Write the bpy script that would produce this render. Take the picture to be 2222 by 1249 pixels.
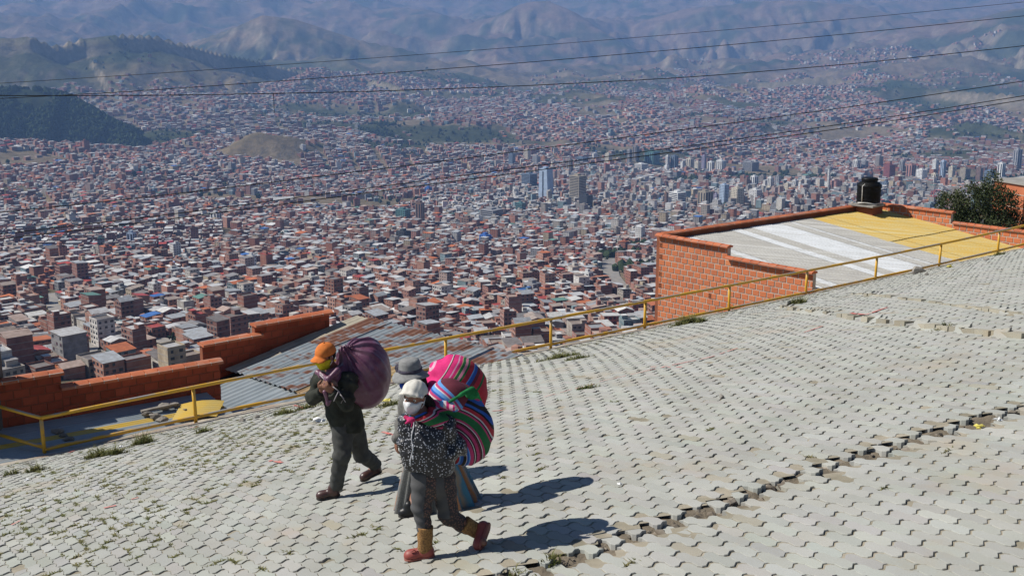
import bpy, bmesh, math, random, time
import numpy as np
from mathutils import Vector, Matrix
T_START = time.time()
rng = np.random.default_rng(7)
random.seed(7)
for o in list(bpy.data.objects): bpy.data.objects.remove(o)
SC = bpy.context.scene
COL = SC.collection

# ------------------------------------------------------------------ camera, world, sun, exposure
CAMZ = 4.2
FPX, CX, CY = 2500.0, 1111.0, 624.5          # focal length and centre in photo pixels
PITCH = math.atan((CY - 60.0) / FPX)
cam = bpy.data.cameras.new('camera'); cam.sensor_width = 36.0; cam.lens = 36.0 * FPX / 2222.0
cam.clip_start = 0.1; cam.clip_end = 60000.0
camo = bpy.data.objects.new('camera', cam); COL.objects.link(camo)
camo.location = (0, 0, CAMZ); camo.rotation_euler = (math.pi / 2 - PITCH, 0, 0)
SC.camera = camo

SUN_AZ, SUN_EL = math.radians(94.0), math.radians(45.0)   # direction the light travels (from +y towards +x), height of sun
sun_dir = Vector((math.sin(SUN_AZ) * math.cos(SUN_EL), math.cos(SUN_AZ) * math.cos(SUN_EL), -math.sin(SUN_EL)))
W = bpy.data.worlds.new('World'); SC.world = W; W.use_nodes = True
nt = W.node_tree; nt.nodes.clear()
sky = nt.nodes.new('ShaderNodeTexSky'); sky.sky_type = 'NISHITA'; sky.sun_disc = False
sky.sun_elevation = SUN_EL; sky.sun_rotation = SUN_AZ + math.pi
sky.altitude = 3800.0; sky.air_density = 1.0; sky.dust_density = 0.6; sky.ozone_density = 1.0
bg = nt.nodes.new('ShaderNodeBackground'); bg.inputs[1].default_value = 0.075
wo = nt.nodes.new('ShaderNodeOutputWorld')
nt.links.new(sky.outputs[0], bg.inputs[0]); nt.links.new(bg.outputs[0], wo.inputs[0])
sl = bpy.data.lights.new('sun', 'SUN'); sl.energy = 4.8; sl.angle = math.radians(0.5); sl.color = (1.0, 0.955, 0.88)
so = bpy.data.objects.new('sun', sl); COL.objects.link(so)
so.rotation_euler = sun_dir.to_track_quat('-Z', 'Y').to_euler(); so.location = (-60, 10, 80)
SC.view_settings.view_transform = 'Standard'; SC.view_settings.look = 'None'
SC.view_settings.exposure = 0.28; SC.view_settings.gamma = 1.0
SC.render.engine = 'CYCLES'
SC.cycles.volume_bounces = 1; SC.cycles.max_bounces = 6; SC.cycles.diffuse_bounces = 3

# ------------------------------------------------------------------ photo pixels to directions
SP, CP = math.sin(PITCH), math.cos(PITCH)
def ray(u, v):
    X = (u - CX) / FPX; Y = (v - CY) / FPX
    return np.array([X, CP - Y * SP, -SP - Y * CP])
def atY(u, v, y):
    r = ray(u, v); t = y / r[1]; return np.array([r[0] * t, y, r[2] * t + CAMZ])
def atZ(u, v, Z):
    r = ray(u, v) * Z; r[2] += CAMZ; return r
def project(P):
    P = np.asarray(P, float); x, y, z = P[..., 0], P[..., 1], P[..., 2] - CAMZ
    Z = y * CP - z * SP; Y = -y * SP - z * CP
    return CX + FPX * x / Z, CY + FPX * Y / Z, Z

# ------------------------------------------------------------------ mesh helpers
def mk_mesh(name, V, Fs, smooth=False):
    V = np.asarray(V, np.float32).reshape(-1, 3)
    Fs = [np.asarray(F, np.int32) for F in Fs if len(F)]
    me = bpy.data.meshes.new(name)
    me.vertices.add(len(V)); me.vertices.foreach_set('co', V.ravel())
    loops = np.concatenate([F.ravel() for F in Fs]); tot = np.concatenate([np.full(len(F), F.shape[1], np.int32) for F in Fs])
    st = np.zeros(len(tot), np.int32); st[1:] = np.cumsum(tot)[:-1]
    me.loops.add(len(loops)); me.loops.foreach_set('vertex_index', loops)
    me.polygons.add(len(tot)); me.polygons.foreach_set('loop_start', st); me.polygons.foreach_set('loop_total', tot)
    me.polygons.foreach_set('use_smooth', np.full(len(tot), smooth, bool))
    me.update(calc_edges=True); me.validate()
    return me
def set_col(me, C, name='Col'):
    C = np.asarray(C, np.float32)
    if C.shape[1] == 3: C = np.concatenate([C, np.ones((len(C), 1), np.float32)], 1)
    a = me.color_attributes.new(name, 'FLOAT_COLOR', 'POINT'); a.data.foreach_set('color', C.ravel())
def set_float(me, A, name):
    a = me.attributes.new(name, 'FLOAT', 'POINT'); a.data.foreach_set('value', np.asarray(A, np.float32))
def add(name, me, mat=None, parent=None):
    o = bpy.data.objects.new(name, me); COL.objects.link(o)
    if mat is not None and me is not None and len(me.materials) == 0: me.materials.append(mat)
    if parent is not None: o.parent = parent
    return o
def tag(o, label=None, cat=None, group=None, kind=None):
    if label: o['label'] = label
    if cat: o['category'] = cat
    if group: o['group'] = group
    if kind: o['kind'] = kind
    return o
def empty(name, loc=(0, 0, 0)):
    o = bpy.data.objects.new(name, None); COL.objects.link(o); o.location = loc; o.empty_display_size = 0.2
    return o
def child(name, me, mat, parent):
    """part whose mesh is given in world coordinates, under a thing that sits at parent.location"""
    o = add(name, me, mat, parent)
    L = Vector(parent.location); p = parent.parent
    while p is not None: L = L + Vector(p.location); p = p.parent
    o.matrix_parent_inverse = Matrix.Identity(4)
    o.location = -L
    return o

class MB:
    """collects simple solids into one mesh"""
    def __init__(s): s.V = []; s.F = {}; s.n = 0; s.C = []
    def raw(s, V, Fs, c=None):
        V = np.asarray(V, float).reshape(-1, 3)
        for F in Fs:
            F = np.asarray(F, int)
            s.F.setdefault(F.shape[1], []).append(F + s.n)
        s.V.append(V); s.n += len(V)
        if c is not None: s.C.append(np.tile(np.asarray(c, float), (len(V), 1)))
    def box(s, o, ax, ay, az, c=None):
        """corner o and three edge vectors"""
        o, ax, ay, az = [np.asarray(a, float) for a in (o, ax, ay, az)]
        V = [o, o + ax, o + ax + ay, o + ay, o + az, o + ax + az, o + ax + ay + az, o + ay + az]
        s.raw(V, [[[0, 3, 2, 1], [4, 5, 6, 7], [0, 1, 5, 4], [1, 2, 6, 5], [2, 3, 7, 6], [3, 0, 4, 7]]], c)
    def cbox(s, ctr, sx, sy, sz, rz=0, c=None):
        """upright box, centre of its base at ctr"""
        ca, sa = math.cos(rz), math.sin(rz); ax = np.array([ca, sa, 0]) * sx; ay = np.array([-sa, ca, 0]) * sy
        s.box(np.asarray(ctr, float) - ax / 2 - ay / 2, ax, ay, [0, 0, sz], c)
    def tube(s, P, r, n=8, cap=True, c=None):
        P = np.asarray(P, float); m = len(P); r = np.broadcast_to(np.asarray(r, float), (m,))
        T = np.gradient(P, axis=0); T /= np.linalg.norm(T, axis=1)[:, None] + 1e-9
        up = np.array([0, 0, 1.0]) if abs(T[0][2]) < .9 else np.array([1.0, 0, 0])
        V = []; a = np.linspace(0, 2 * math.pi, n, endpoint=False)
        for i in range(m):
            A = np.cross(T[i], up); A /= np.linalg.norm(A) + 1e-9; B = np.cross(A, T[i])
            V.append(P[i] + r[i] * (np.cos(a)[:, None] * A + np.sin(a)[:, None] * B))
        V = np.concatenate(V); i = np.arange(m - 1)[:, None] * n; j = np.arange(n)[None]
        k = (j + 1) % n
        Q = np.stack([i + j, i + n + j, i + n + k, i + k], -1).reshape(-1, 4)
        Fs = [Q]
        if cap: Fs.append(np.array([np.arange(n), (m - 1) * n + np.arange(n)[::-1]]))
        s.raw(V, Fs, c)
    def lathe(s, prof, ctr=(0, 0, 0), n=24, M=None, c=None):
        prof = np.asarray(prof, float); m = len(prof); a = np.linspace(0, 2 * math.pi, n, endpoint=False)
        V = np.stack([prof[:, None, 0] * np.cos(a), prof[:, None, 0] * np.sin(a), np.broadcast_to(prof[:, None, 1], (m, n))], -1).reshape(-1, 3)
        if M is not None: V = V @ np.asarray(M).T
        V = V + np.asarray(ctr, float)
        i = np.arange(m - 1)[:, None] * n; j = np.arange(n)[None]; k = (j + 1) % n
        s.raw(V, [np.stack([i + j, i + k, i + n + k, i + n + j], -1).reshape(-1, 4)], c)
    def mesh(s, name, smooth=False):
        me = mk_mesh(name, np.concatenate(s.V), [np.concatenate(f) for f in s.F.values()], smooth)
        if s.C and sum(len(c) for c in s.C) == s.n: set_col(me, np.concatenate(s.C))
        return me

# ------------------------------------------------------------------ procedural noise (numpy)
def hash2(ix, iy, seed=0):
    n = (ix.astype(np.int64) * 374761393 + iy.astype(np.int64) * 668265263 + seed * 1442695041) & 0xffffffff
    n = ((n ^ (n >> 13)) * 1274126177) & 0xffffffff
    return ((n ^ (n >> 16)) & 0xffff) / 65535.0
def vnoise(x, y, seed=0):
    ix = np.floor(x); iy = np.floor(y); fx = x - ix; fy = y - iy
    fx = fx * fx * fx * (fx * (fx * 6 - 15) + 10); fy = fy * fy * fy * (fy * (fy * 6 - 15) + 10)
    a = hash2(ix, iy, seed); b = hash2(ix + 1, iy, seed); c = hash2(ix, iy + 1, seed); d = hash2(ix + 1, iy + 1, seed)
    return (a + (b - a) * fx) * (1 - fy) + (c + (d - c) * fx) * fy
def fbm(x, y, oct=5, seed=0, gain=.5):
    s = 0; a = 1; t = 0
    for k in range(oct):
        s = s + a * vnoise(x * 2 ** k + 17.3 * k, y * 2 ** k - 9.1 * k, seed + k); t += a; a *= gain
    return s / t
def ridged(x, y, oct=5, seed=0, gain=.5):
    s = 0; a = 1; t = 0
    for k in range(oct):
        s = s + a * (1 - np.abs(2 * vnoise(x * 2 ** k + 31.7 * k, y * 2 ** k + 4.3 * k, seed + k) - 1)); t += a; a *= gain
    return s / t

# ------------------------------------------------------------------ material helpers
def new_mat(name):
    m = bpy.data.materials.new(name); m.use_nodes = True
    t = m.node_tree; b = t.nodes['Principled BSDF']
    return m, t, b
def N(t, typ, **kw):
    n = t.nodes.new(typ)
    for k, v in kw.items():
        if k.startswith('i_'): n.inputs[int(k[2:])].default_value = v
        else: setattr(n, k, v)
    return n
def rgb(c): return (c[0], c[1], c[2], 1.0)
def mix(t, fac, a, b, mode='MIX'):
    n = t.nodes.new('ShaderNodeMix'); n.data_type = 'RGBA'; n.blend_type = mode
    for s, x in ((0, fac), (6, a), (7, b)):
        if hasattr(x, 'node'): t.links.new(x, n.inputs[s])
        elif s == 0: n.inputs[0].default_value = x
        else: n.inputs[s].default_value = rgb(x)
    return n.outputs[2]
def mth(t, op, a, b=None, clamp=False):
    n = t.nodes.new('ShaderNodeMath'); n.operation = op; n.use_clamp = clamp
    for s, x in ((0, a), (1, b)):
        if x is None: continue
        if hasattr(x, 'node'): t.links.new(x, n.inputs[s])
        else: n.inputs[s].default_value = x
    return n.outputs[0]
def noise_tex(t, scale, detail=4, rough=.55, coord='Object', stretch=None):
    tc = t.nodes.new('ShaderNodeTexCoord'); s = tc.outputs[coord]
    if coord == 'Position':
        pass
    if stretch:
        mp = t.nodes.new('ShaderNodeMapping'); mp.inputs['Scale'].default_value = stretch; t.links.new(s, mp.inputs[0]); s = mp.outputs[0]
    n = t.nodes.new('ShaderNodeTexNoise'); n.inputs['Scale'].default_value = scale; n.inputs['Detail'].default_value = detail
    n.inputs['Roughness'].default_value = rough; t.links.new(s, n.inputs['Vector'])
    return n.outputs['Fac']
def ramp(t, fac, stops, interp='LINEAR'):
    n = t.nodes.new('ShaderNodeValToRGB'); r = n.color_ramp; r.interpolation = interp
    while len(r.elements) < len(stops): r.elements.new(0.5)
    for e, (p, c) in zip(r.elements, stops):
        e.position = p; e.color = rgb(c) if len(c) == 3 else c
    if fac is not None: t.links.new(fac, n.inputs[0])
    return n.outputs[0]
def contrast(t, fac, lo, hi):
    n = t.nodes.new('ShaderNodeMapRange'); n.inputs[1].default_value = lo; n.inputs[2].default_value = hi
    t.links.new(fac, n.inputs[0]); return n.outputs[0]
def bump(t, b, fac, strength=.3, dist=.01):
    n = t.nodes.new('ShaderNodeBump'); n.inputs['Strength'].default_value = strength; n.inputs['Distance'].default_value = dist
    t.links.new(fac, n.inputs['Height']); t.links.new(n.outputs[0], b.inputs['Normal'])
def basic(name, c1, c2=None, scale=8, rough=.8, bmp=0, bscale=None, bdist=.01, attr=None, rnd=0, metal=0, stretch=None, lo=.35, hi=.65, spec=.3, dirt=None, dirt_scale=1.2):
    """colour c1 broken up with c2 by noise, optional colour attribute, per-object variation, dirt and bump"""
    m, t, b = new_mat(name)
    col = None
    if attr:
        a = N(t, 'ShaderNodeAttribute', attribute_name=attr); col = a.outputs['Color']
    if c2 is not None:
        f = contrast(t, noise_tex(t, scale, stretch=stretch), lo, hi)
        if col is None: col = mix(t, f, c1, c2)
        else: col = mix(t, f, col, mix(t, 1.0, col, c2, 'MULTIPLY'))
    elif col is None:
        n = N(t, 'ShaderNodeRGB'); n.outputs[0].default_value = rgb(c1); col = n.outputs[0]
    if rnd:
        oi = N(t, 'ShaderNodeObjectInfo'); hs = N(t, 'ShaderNodeHueSaturation')
        v = mth(t, 'MULTIPLY_ADD', oi.outputs['Random'], rnd); 
        t.nodes[-1].inputs[2].default_value = 1 - rnd / 2
        t.links.new(v, hs.inputs['Value']); t.links.new(col, hs.inputs['Color']); col = hs.outputs[0]
    if dirt is not None:
        f = contrast(t, noise_tex(t, dirt_scale, 5, .65), .5, .75)
        col = mix(t, mth(t, 'MULTIPLY', f, .7), col, dirt)
    t.links.new(col, b.inputs['Base Color'])
    b.inputs['Roughness'].default_value = rough; b.inputs['Metallic'].default_value = metal
    b.inputs['Specular IOR Level'].default_value = spec
    if bmp: bump(t, b, noise_tex(t, bscale or scale * 3, 6, .6), bmp, bdist)
    return m
# ------------------------------------------------------------------ terrain: valley, far slopes, mountains
RK = np.array([12, 30, 45, 70, 120, 200, 300, 500, 700, 1100, 1700, 2500, 3000, 3400, 3800, 4300, 5000, 5600, 6300, 7000, 8000, 9500, 11000, 13000, 15000, 22000], float)
UC = np.array([-900, 0, 550, 1111, 1650, 2222, 3100], float)
NEARZ = {  # heights below the camera close by (hidden or nearly so)
    12: [-12.5] * 7, 30: [-13, -13, -13, -13, -12.5, -12, -11], 45: [-19, -19, -18.5, -18, -16, -10.5, -8],
    70: [-31, -31, -30, -29, -26, -12.4, -7], 120: [-50, -50, -49, -48, -44, -24, -12], 200: [-76, -76, -75, -74, -70, -52, -35], 300: [-103, -103, -103, -102, -99, -85, -70]}
VT = {
    500: [800, 800, 800, 800, 800, 795, 780], 700: [722, 722, 722, 722, 722, 720, 710], 1100: [600, 600, 602, 604, 604, 602, 590],
    1700: [498, 500, 500, 505, 508, 505, 490], 2500: [400, 405, 425, 436, 440, 442, 430], 3000: [335, 340, 368, 394, 400, 406, 400],
    3400: [300, 308, 325, 356, 370, 380, 380], 3800: [265, 278, 290, 318, 340, 352, 355], 4300: [225, 240, 255, 280, 308, 326, 330],
    5000: [190, 200, 212, 232, 262, 296, 300], 5600: [172, 176, 178, 200, 230, 272, 276], 6300: [158, 158, 148, 172, 206, 250, 255],
    7000: [140, 145, 158, 176, 202, 222, 228], 8000: [110, 120, 138, 166, 180, 182, 185], 9500: [80, 90, 108, 132, 142, 135, 130],
    11000: [45, 55, 62, 82, 97, 95, 85], 13000: [5, 8, 0, 20, 50, 66, 60], 15000: [-30, -35, -45, -35, -25, -20, -20], 22000: [-30, -30, -40, -30, -25, -20, -20]}
TH = np.arctan((UC - CX) / FPX / CP)
ZT = np.zeros((len(RK), len(UC)))
for i, r in enumerate(RK):
    for j, u in enumerate(UC):
        if int(r) in NEARZ: ZT[i, j] = NEARZ[int(r)][j]
        else:
            d = ray(u, VT[int(r)][j]); ZT[i, j] = r * d[2] / math.hypot(d[0], d[1])
_lr = np.linspace(math.log(12), math.log(22000), 900); _lt = np.linspace(TH[0], TH[-1], 260)
_g = np.array([np.interp(_lr, np.log(RK), ZT[:, j]) for j in range(len(UC))]).T
_g = np.array([np.interp(_lt, TH, row) for row in _g])
def _sm(a, n, ax):
    k = np.hanning(n + 2)[1:-1]; k /= k.sum(); pad = [(0, 0), (0, 0)]; pad[ax] = (n // 2, n // 2)
    return np.apply_along_axis(lambda v: np.convolve(v, k, 'valid'), ax, np.pad(a, pad, 'edge'))
_g = _sm(_sm(_g, 21, 0), 31, 1)
def base_T(x, y):
    r = np.hypot(x, y); th = np.arctan2(x, y)
    a = np.clip((np.log(np.maximum(r, 12)) - _lr[0]) / (_lr[1] - _lr[0]), 0, len(_lr) - 1.001); b = np.clip((th - _lt[0]) / (_lt[1] - _lt[0]), 0, len(_lt) - 1.001)
    i = a.astype(int); j = b.astype(int); fa = a - i; fb = b - j
    return (_g[i, j] * (1 - fa) + _g[i + 1, j] * fa) * (1 - fb) + (_g[i, j + 1] * (1 - fa) + _g[i + 1, j + 1] * fa) * fb
RIDGES = {  # crest lines of hills read off the photograph: (u, v, distance); falls are (steep depth, steep slope, gentle slope)
    'cliff': ([(-700, 150, 5200), (-300, 100, 5200), (0, 78, 5200), (60, 74, 5200), (115, 96, 5250), (180, 80, 5300), (250, 71, 5300), (340, 74, 5400), (400, 92, 5450), (470, 112, 5600), (560, 130, 5800), (660, 152, 6000)], 75, 1.9, .36),
    'wood': ([(-800, 150, 3550), (-100, 188, 3600), (0, 198, 3600), (60, 196, 3600), (140, 210, 3600), (195, 238, 3560), (250, 270, 3520), (280, 300, 3480)], 0, 1, .62),
    'peak': ([(250, 130, 8600), (380, 98, 8300), (450, 80, 8100), (520, 52, 8000), (570, 31, 8000), (640, 40, 8000), (700, 60, 8000), (780, 86, 8000), (870, 103, 7900), (950, 128, 7800), (1050, 155, 7700)], 20, .8, .42),
    'spur': ([(880, 70, 10800), (980, 62, 10700), (1060, 42, 10600), (1130, 8, 10500), (1185, 0, 10500), (1235, 22, 10300), (1280, 55, 10100), (1330, 85, 9900)], 0, 1, .5),
    'spur2': ([(700, 45, 11800), (800, 25, 11600), (860, 18, 11500), (930, 22, 11400), (1000, 50, 11000), (1060, 80, 10500), (1120, 105, 10000)], 0, 1, .45),
    'right': ([(1330, 75, 11600), (1400, 45, 11500), (1500, 18, 11500), (1600, 8, 11500), (1700, 2, 11500), (1760, 3, 11400), (1850, 12, 11400), (1930, 28, 11200), (1990, 46, 11000), (2080, 75, 10700)], 0, 1, .36),
    'right2': ([(1960, 60, 10300), (2030, 50, 10000), (2110, 40, 9800), (2190, 24, 9600), (2300, 5, 9400), (2500, -25, 9200), (3000, -40, 9000)], 0, 1, .33),
    'badland': ([(1560, 185, 6700), (1640, 172, 6900), (1720, 168, 6900), (1800, 165, 7000), (1880, 178, 6900)], 60, 1.5, .4),
    'badland2': ([(1880, 200, 6100), (1950, 186, 6200), (2050, 190, 6200), (2130, 196, 6100), (2222, 205, 6000), (2400, 205, 6000)], 55, 1.5, .4),
    'badland3': ([(1840, 245, 5300), (1900, 236, 5300), (1960, 250, 5200)], 45, 1.4, .45),
    'badland4': ([(2040, 272, 4700), (2090, 262, 4700), (2140, 266, 4650), (2222, 285, 4500)], 40, 1.4, .45),
    'bluff': ([(10, 398, 2300), (50, 402, 2280), (100, 420, 2200), (150, 452, 2050), (185, 478, 1930)], 42, 1.3, .5),
    'knoll': ([(520, 315, 3250), (560, 290, 3300), (600, 296, 3330), (660, 305, 3380)], 0, 1, .5),
    'bank': ([(700, 160, 5800), (800, 168, 5850), (880, 190, 5500), (960, 195, 5500), (1060, 198, 5500), (1200, 200, 5500)], 30, 1.2, .4),
}
def _rid():
    out = {}
    for k, (pts, sd, ss, gs) in RIDGES.items():
        P = []
        for u, v, r in pts:
            d = ray(u, v); h = math.hypot(d[0], d[1]); P.append([d[0] / h * r, d[1] / h * r, d[2] / h * r])
        out[k] = (np.array(P), sd, ss, gs)
    return out
RID = _rid()
def ridge_fields(x, y):
    z = np.full(x.shape, -1e9); which = np.zeros(x.shape, int); dist = np.full(x.shape, 1e9)
    wob = (fbm(x / 260, y / 260, 4, 5) - .5); gul = ridged(x / 130, y / 400, 3, 9)
    for n, (k, (P, sd, ss, gs)) in enumerate(RID.items()):
        bx0, by0 = P[:, :2].min(0) - 2500; bx1, by1 = P[:, :2].max(0) + 2500
        m = (x > bx0) & (x < bx1) & (y > by0) & (y < by1)
        if not m.any(): continue
        xx, yy = x[m], y[m]; bd = np.full(xx.shape, 1e9); bz = np.zeros(xx.shape)
        for a, b in zip(P[:-1], P[1:]):
            ab = b[:2] - a[:2]; t = np.clip(((xx - a[0]) * ab[0] + (yy - a[1]) * ab[1]) / (ab @ ab), 0, 1)
            d = np.hypot(xx - a[0] - t * ab[0], yy - a[1] - t * ab[1]); zz = a[2] + t * (b[2] - a[2])
            s = d < bd; bd[s] = d[s]; bz[s] = zz[s]
        S = .35 if sd else .6
        d2 = np.maximum(bd * (1 + S * wob[m]) * (.75 + .5 * gul[m]), 0)
        fall = np.where(d2 * ss < sd, d2 * ss, sd + (d2 - sd / ss) * gs) if sd else d2 * gs * np.minimum(1, .45 + d2 / 700)
        zr = bz - fall + (wob[m] * 30 if sd == 0 else wob[m] * 12)
        zr = zr + (ridged(xx / 170, yy / 170, 4, 19) - .6) * (34 if sd else 22) * np.clip(bd / 60, 0, 1); cur = z[m]; s = zr > cur; cur[s] = zr[s]; z[m] = cur
        w = which[m]; w[s] = n + 1; which[m] = w; dd = dist[m]; dd[s] = bd[s]; dist[m] = dd
    return z, which, dist
RNAME = [''] + list(RID)
def terrain(x, y, full=False):
    r = np.hypot(x, y); z = base_T(x, y)
    far = np.clip((r - 5200) / 4200, 0, 1); mid = np.clip((r - 900) / 2500, 0, 1)
    rg = ridged(x / 2100, y / 2100, 6, 3)
    z = z + far * np.clip((14600 - r) / 1500, .15, 1) * ((rg - .62) * 560 + (ridged(x / 520, y / 520, 5, 8) - .6) * 190) + mid * (fbm(x / 420, y / 420, 5, 21) - .5) * 60 + np.clip((r - 3100) / 1500, 0, 1) * (1 - .6 * far) * (ridged(x / 640, y / 640, 4, 13) - .6) * 130 + mid * (fbm(x / 90, y / 90, 3, 33) - .5) * 14
    zr, wh, ds = ridge_fields(x, y)
    on = zr > z; zz = np.maximum(z, zr)
    zz = zz + CAMZ
    if full: return zz, np.where(on, wh, 0), ds
    return zz

# the sheet itself: a fan of cells that grow with distance
RR = np.exp(np.concatenate([np.linspace(math.log(12), math.log(400), 40)[:-1], np.linspace(math.log(400), math.log(3000), 200)[:-1], np.linspace(math.log(3000), math.log(15500), 420)]))
AA = np.radians(np.linspace(-34, 36, 660))
gx = RR[:, None] * np.sin(AA)[None]; gy = RR[:, None] * np.cos(AA)[None]
gz, gw, gd = terrain(gx, gy, True)
V = np.stack([gx, gy, gz], -1).reshape(-1, 3)
nr, na = gx.shape; i = np.arange(nr - 1)[:, None] * na; j = np.arange(na - 1)[None]
Q = np.stack([i + j, i + j + 1, i + na + j + 1, i + na + j], -1).reshape(-1, 4)
me = mk_mesh('terrain', V, [Q], True)
# ground cover colours: straw, olive scrub, bare eroded earth, dark planted woods
sl_r = np.gradient(gz, axis=0) / np.maximum(np.gradient(RR)[:, None], 1); sl_a = np.gradient(gz, axis=1) / (RR[:, None] * (AA[1] - AA[0]))
slope = np.hypot(sl_r, sl_a)
n1 = fbm(gx / 600, gy / 600, 5, 41); n2 = fbm(gx / 150, gy / 150, 4, 43); rad = np.hypot(gx, gy)
straw = np.array([.19, .145, .09]); olive = np.array([.075, .08, .043]); earth = np.array([.25, .205, .15]); wood = np.array([.028, .042, .02]); dust = np.array([.21, .165, .12]); moun = np.array([.17, .105, .085])
def mixc(a, b, f): return a * (1 - f[..., None]) + b * f[..., None]
C = mixc(np.broadcast_to(straw, gx.shape + (3,)), olive, np.clip((n1 - .42) * 5, 0, 1))
C = mixc(C, moun, np.clip((rad - 6800) / 2500, 0, 1) * .75)
C = mixc(C, olive * .8, np.clip((n2 - .52) * 5, 0, 1) * .8)
C = mixc(C, earth, np.clip((slope - .55) * 2.4, 0, 1) * np.clip(1.2 - (rad - 7000) / 4000, .25, 1))
C = mixc(C, dust, ((gw == 0) & (rad < 5200)).astype(float) * .75)
iw = RNAME.index('wood')
C = mixc(C, wood, np.where(gw == iw, np.clip((n2 - .18) * 4, 0, 1), 0))
C = mixc(C, wood * 1.2, np.clip((fbm(gx / 330, gy / 330, 4, 77) - .6) * 9, 0, 1) * np.clip((rad - 2500) / 800, 0, 1) * .85)
set_col(me, C.reshape(-1, 3))
m_ter, t, b = new_mat('hill_ground')
a = N(t, 'ShaderNodeAttribute', attribute_name='Col')
f1 = contrast(t, noise_tex(t, .012, 8, .7), .35, .65); f2 = contrast(t, noise_tex(t, .05, 5, .7), .4, .62)
c = mix(t, f1, mix(t, 1.0, a.outputs['Color'], (.62, .64, .6), 'MULTIPLY'), mix(t, 1.0, a.outputs['Color'], (1.25, 1.22, 1.18), 'MULTIPLY'))
c = mix(t, mth(t, 'MULTIPLY', f2, .45), c, mix(t, 1.0, a.outputs['Color'], (.45, .5, .42), 'MULTIPLY'))
t.links.new(c, b.inputs['Base Color']); b.inputs['Roughness'].default_value = 1.0; b.inputs['Specular IOR Level'].default_value = 0
bump(t, b, noise_tex(t, .02, 8, .65), 1.0, 9.0)
o = add('terrain', me, m_ter); tag(o, kind='structure')

# ------------------------------------------------------------------ the city
def uv_world(u, v):
    """first point of the terrain on the line of sight of a photo pixel"""
    d = ray(u, v); rr = np.exp(np.linspace(math.log(420), math.log(15000), 2600)); h = math.hypot(d[0], d[1])
    x = d[0] / h * rr; y = d[1] / h * rr; z = d[2] / h * rr + CAMZ
    k = int(np.argmax(z < terrain(x, y))); 
    return np.array([x[k], y[k], z[k]])
BRICKS = np.array([(.36, .165, .115), (.31, .14, .10), (.39, .20, .145), (.29, .145, .115), (.43, .235, .175), (.35, .185, .15)])
PLAST = np.array([(.42, .38, .33), (.55, .52, .47), (.33, .31, .29), (.46, .38, .27), (.26, .26, .27), (.62, .6, .57), (.40, .30, .26), (.22, .30, .32)])
ROOFS = np.array([(.36, .38, .40), (.50, .50, .50), (.26, .25, .25), (.34, .28, .24), (.20, .18, .17), (.62, .62, .60), (.42, .32, .27), (.40, .07, .06), (.48, .15, .06), (.06, .16, .42), (.13, .26, .22)])
ROOFP = np.array([.20, .18, .11, .15, .09, .09, .08, .045, .035, .012, .008])
ROOFN = ['grey tin', 'pale tin', 'dark flat', 'bare concrete', 'dark flat', 'white', 'dusty pink', 'red', 'orange', 'blue', 'green']
def downtown(x, y):
    u = CX + FPX * x / y * CP; r = np.hypot(x, y)
    return np.clip((u - 780) / 500, 0, 1) * np.exp(-((r - 2350) / 800) ** 2)
EXCL = [(uv_world(u, v)[:2], rad_) for u, v, rad_ in ((575, 322, 85), (600, 345, 70), (1690, 385, 120), (1640, 388, 95), (1760, 388, 80), (1500, 395, 60), (335, 775, 14), (380, 760, 12), (130, 690, 16), (1360, 560, 30), (1395, 590, 30), (1385, 540, 30), (820, 290, 60), (840, 270, 60))]
AVENUE = [uv_world(u, v)[:2] for u, v in ((1318, 560), (1325, 600), (1345, 630), (1358, 655))]
LANE = [uv_world(u, v)[:2] for u, v in ((105, 640), (125, 680), (130, 710), (150, 735), (240, 790), (330, 780), (385, 768), (370, 748), (335, 742))]
def seg_dist(x, y, P):
    d = np.full(x.shape, 1e9)
    for a, b in zip(P[:-1], P[1:]):
        ab = b - a; t = np.clip(((x - a[0]) * ab[0] + (y - a[1]) * ab[1]) / (ab @ ab), 0, 1)
        d = np.minimum(d, np.hypot(x - a[0] - t * ab[0], y - a[1] - t * ab[1]))
    return d
def scatter(cell, r0, r1, nd=6, seed=0):
    """plots on street grids that turn from district to district"""
    ds = 420.0 if r0 < 2400 else 600.0
    out = []
    for k in range(nd):
        ang = math.radians([38, 54, 24, 63, 14, 45][k]); ca, sa = math.cos(ang), math.sin(ang)
        L = r1 * 1.02; nx = np.arange(-L, L, cell)
        GX, GY = np.meshgrid(nx, nx); ix = np.arange(len(nx))
        street = (ix % 5 == 0)
        GX = GX + rng.uniform(-.12, .12, GX.shape) * cell; GY = GY + rng.uniform(-.12, .12, GY.shape) * cell
        keep = ~(street[None, :] & (rng.random(GX.shape) < .85)) & ~((ix % 8 == 0)[:, None] & (rng.random(GX.shape) < .8))
        x = ca * GX - sa * GY; y = sa * GX + ca * GY; r = np.hypot(x, y)
        keep &= (r > r0) & (r < r1) & (y > 0) & (np.abs(np.arctan2(x, y)) < math.radians(28.5))
        x, y = x[keep], y[keep]
        wx = x + 160 * (fbm(x / 700, y / 700, 2, 61) - .5); wy = y + 160 * (fbm(x / 700, y / 700, 2, 67) - .5)
        d = (hash2(np.floor(wx / ds), np.floor(wy / ds), 91) * nd).astype(int) % nd
        s = d == k
        out.append(np.stack([x[s], y[s], np.full(s.sum(), ang)], 1))
    return np.concatenate(out)
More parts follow.
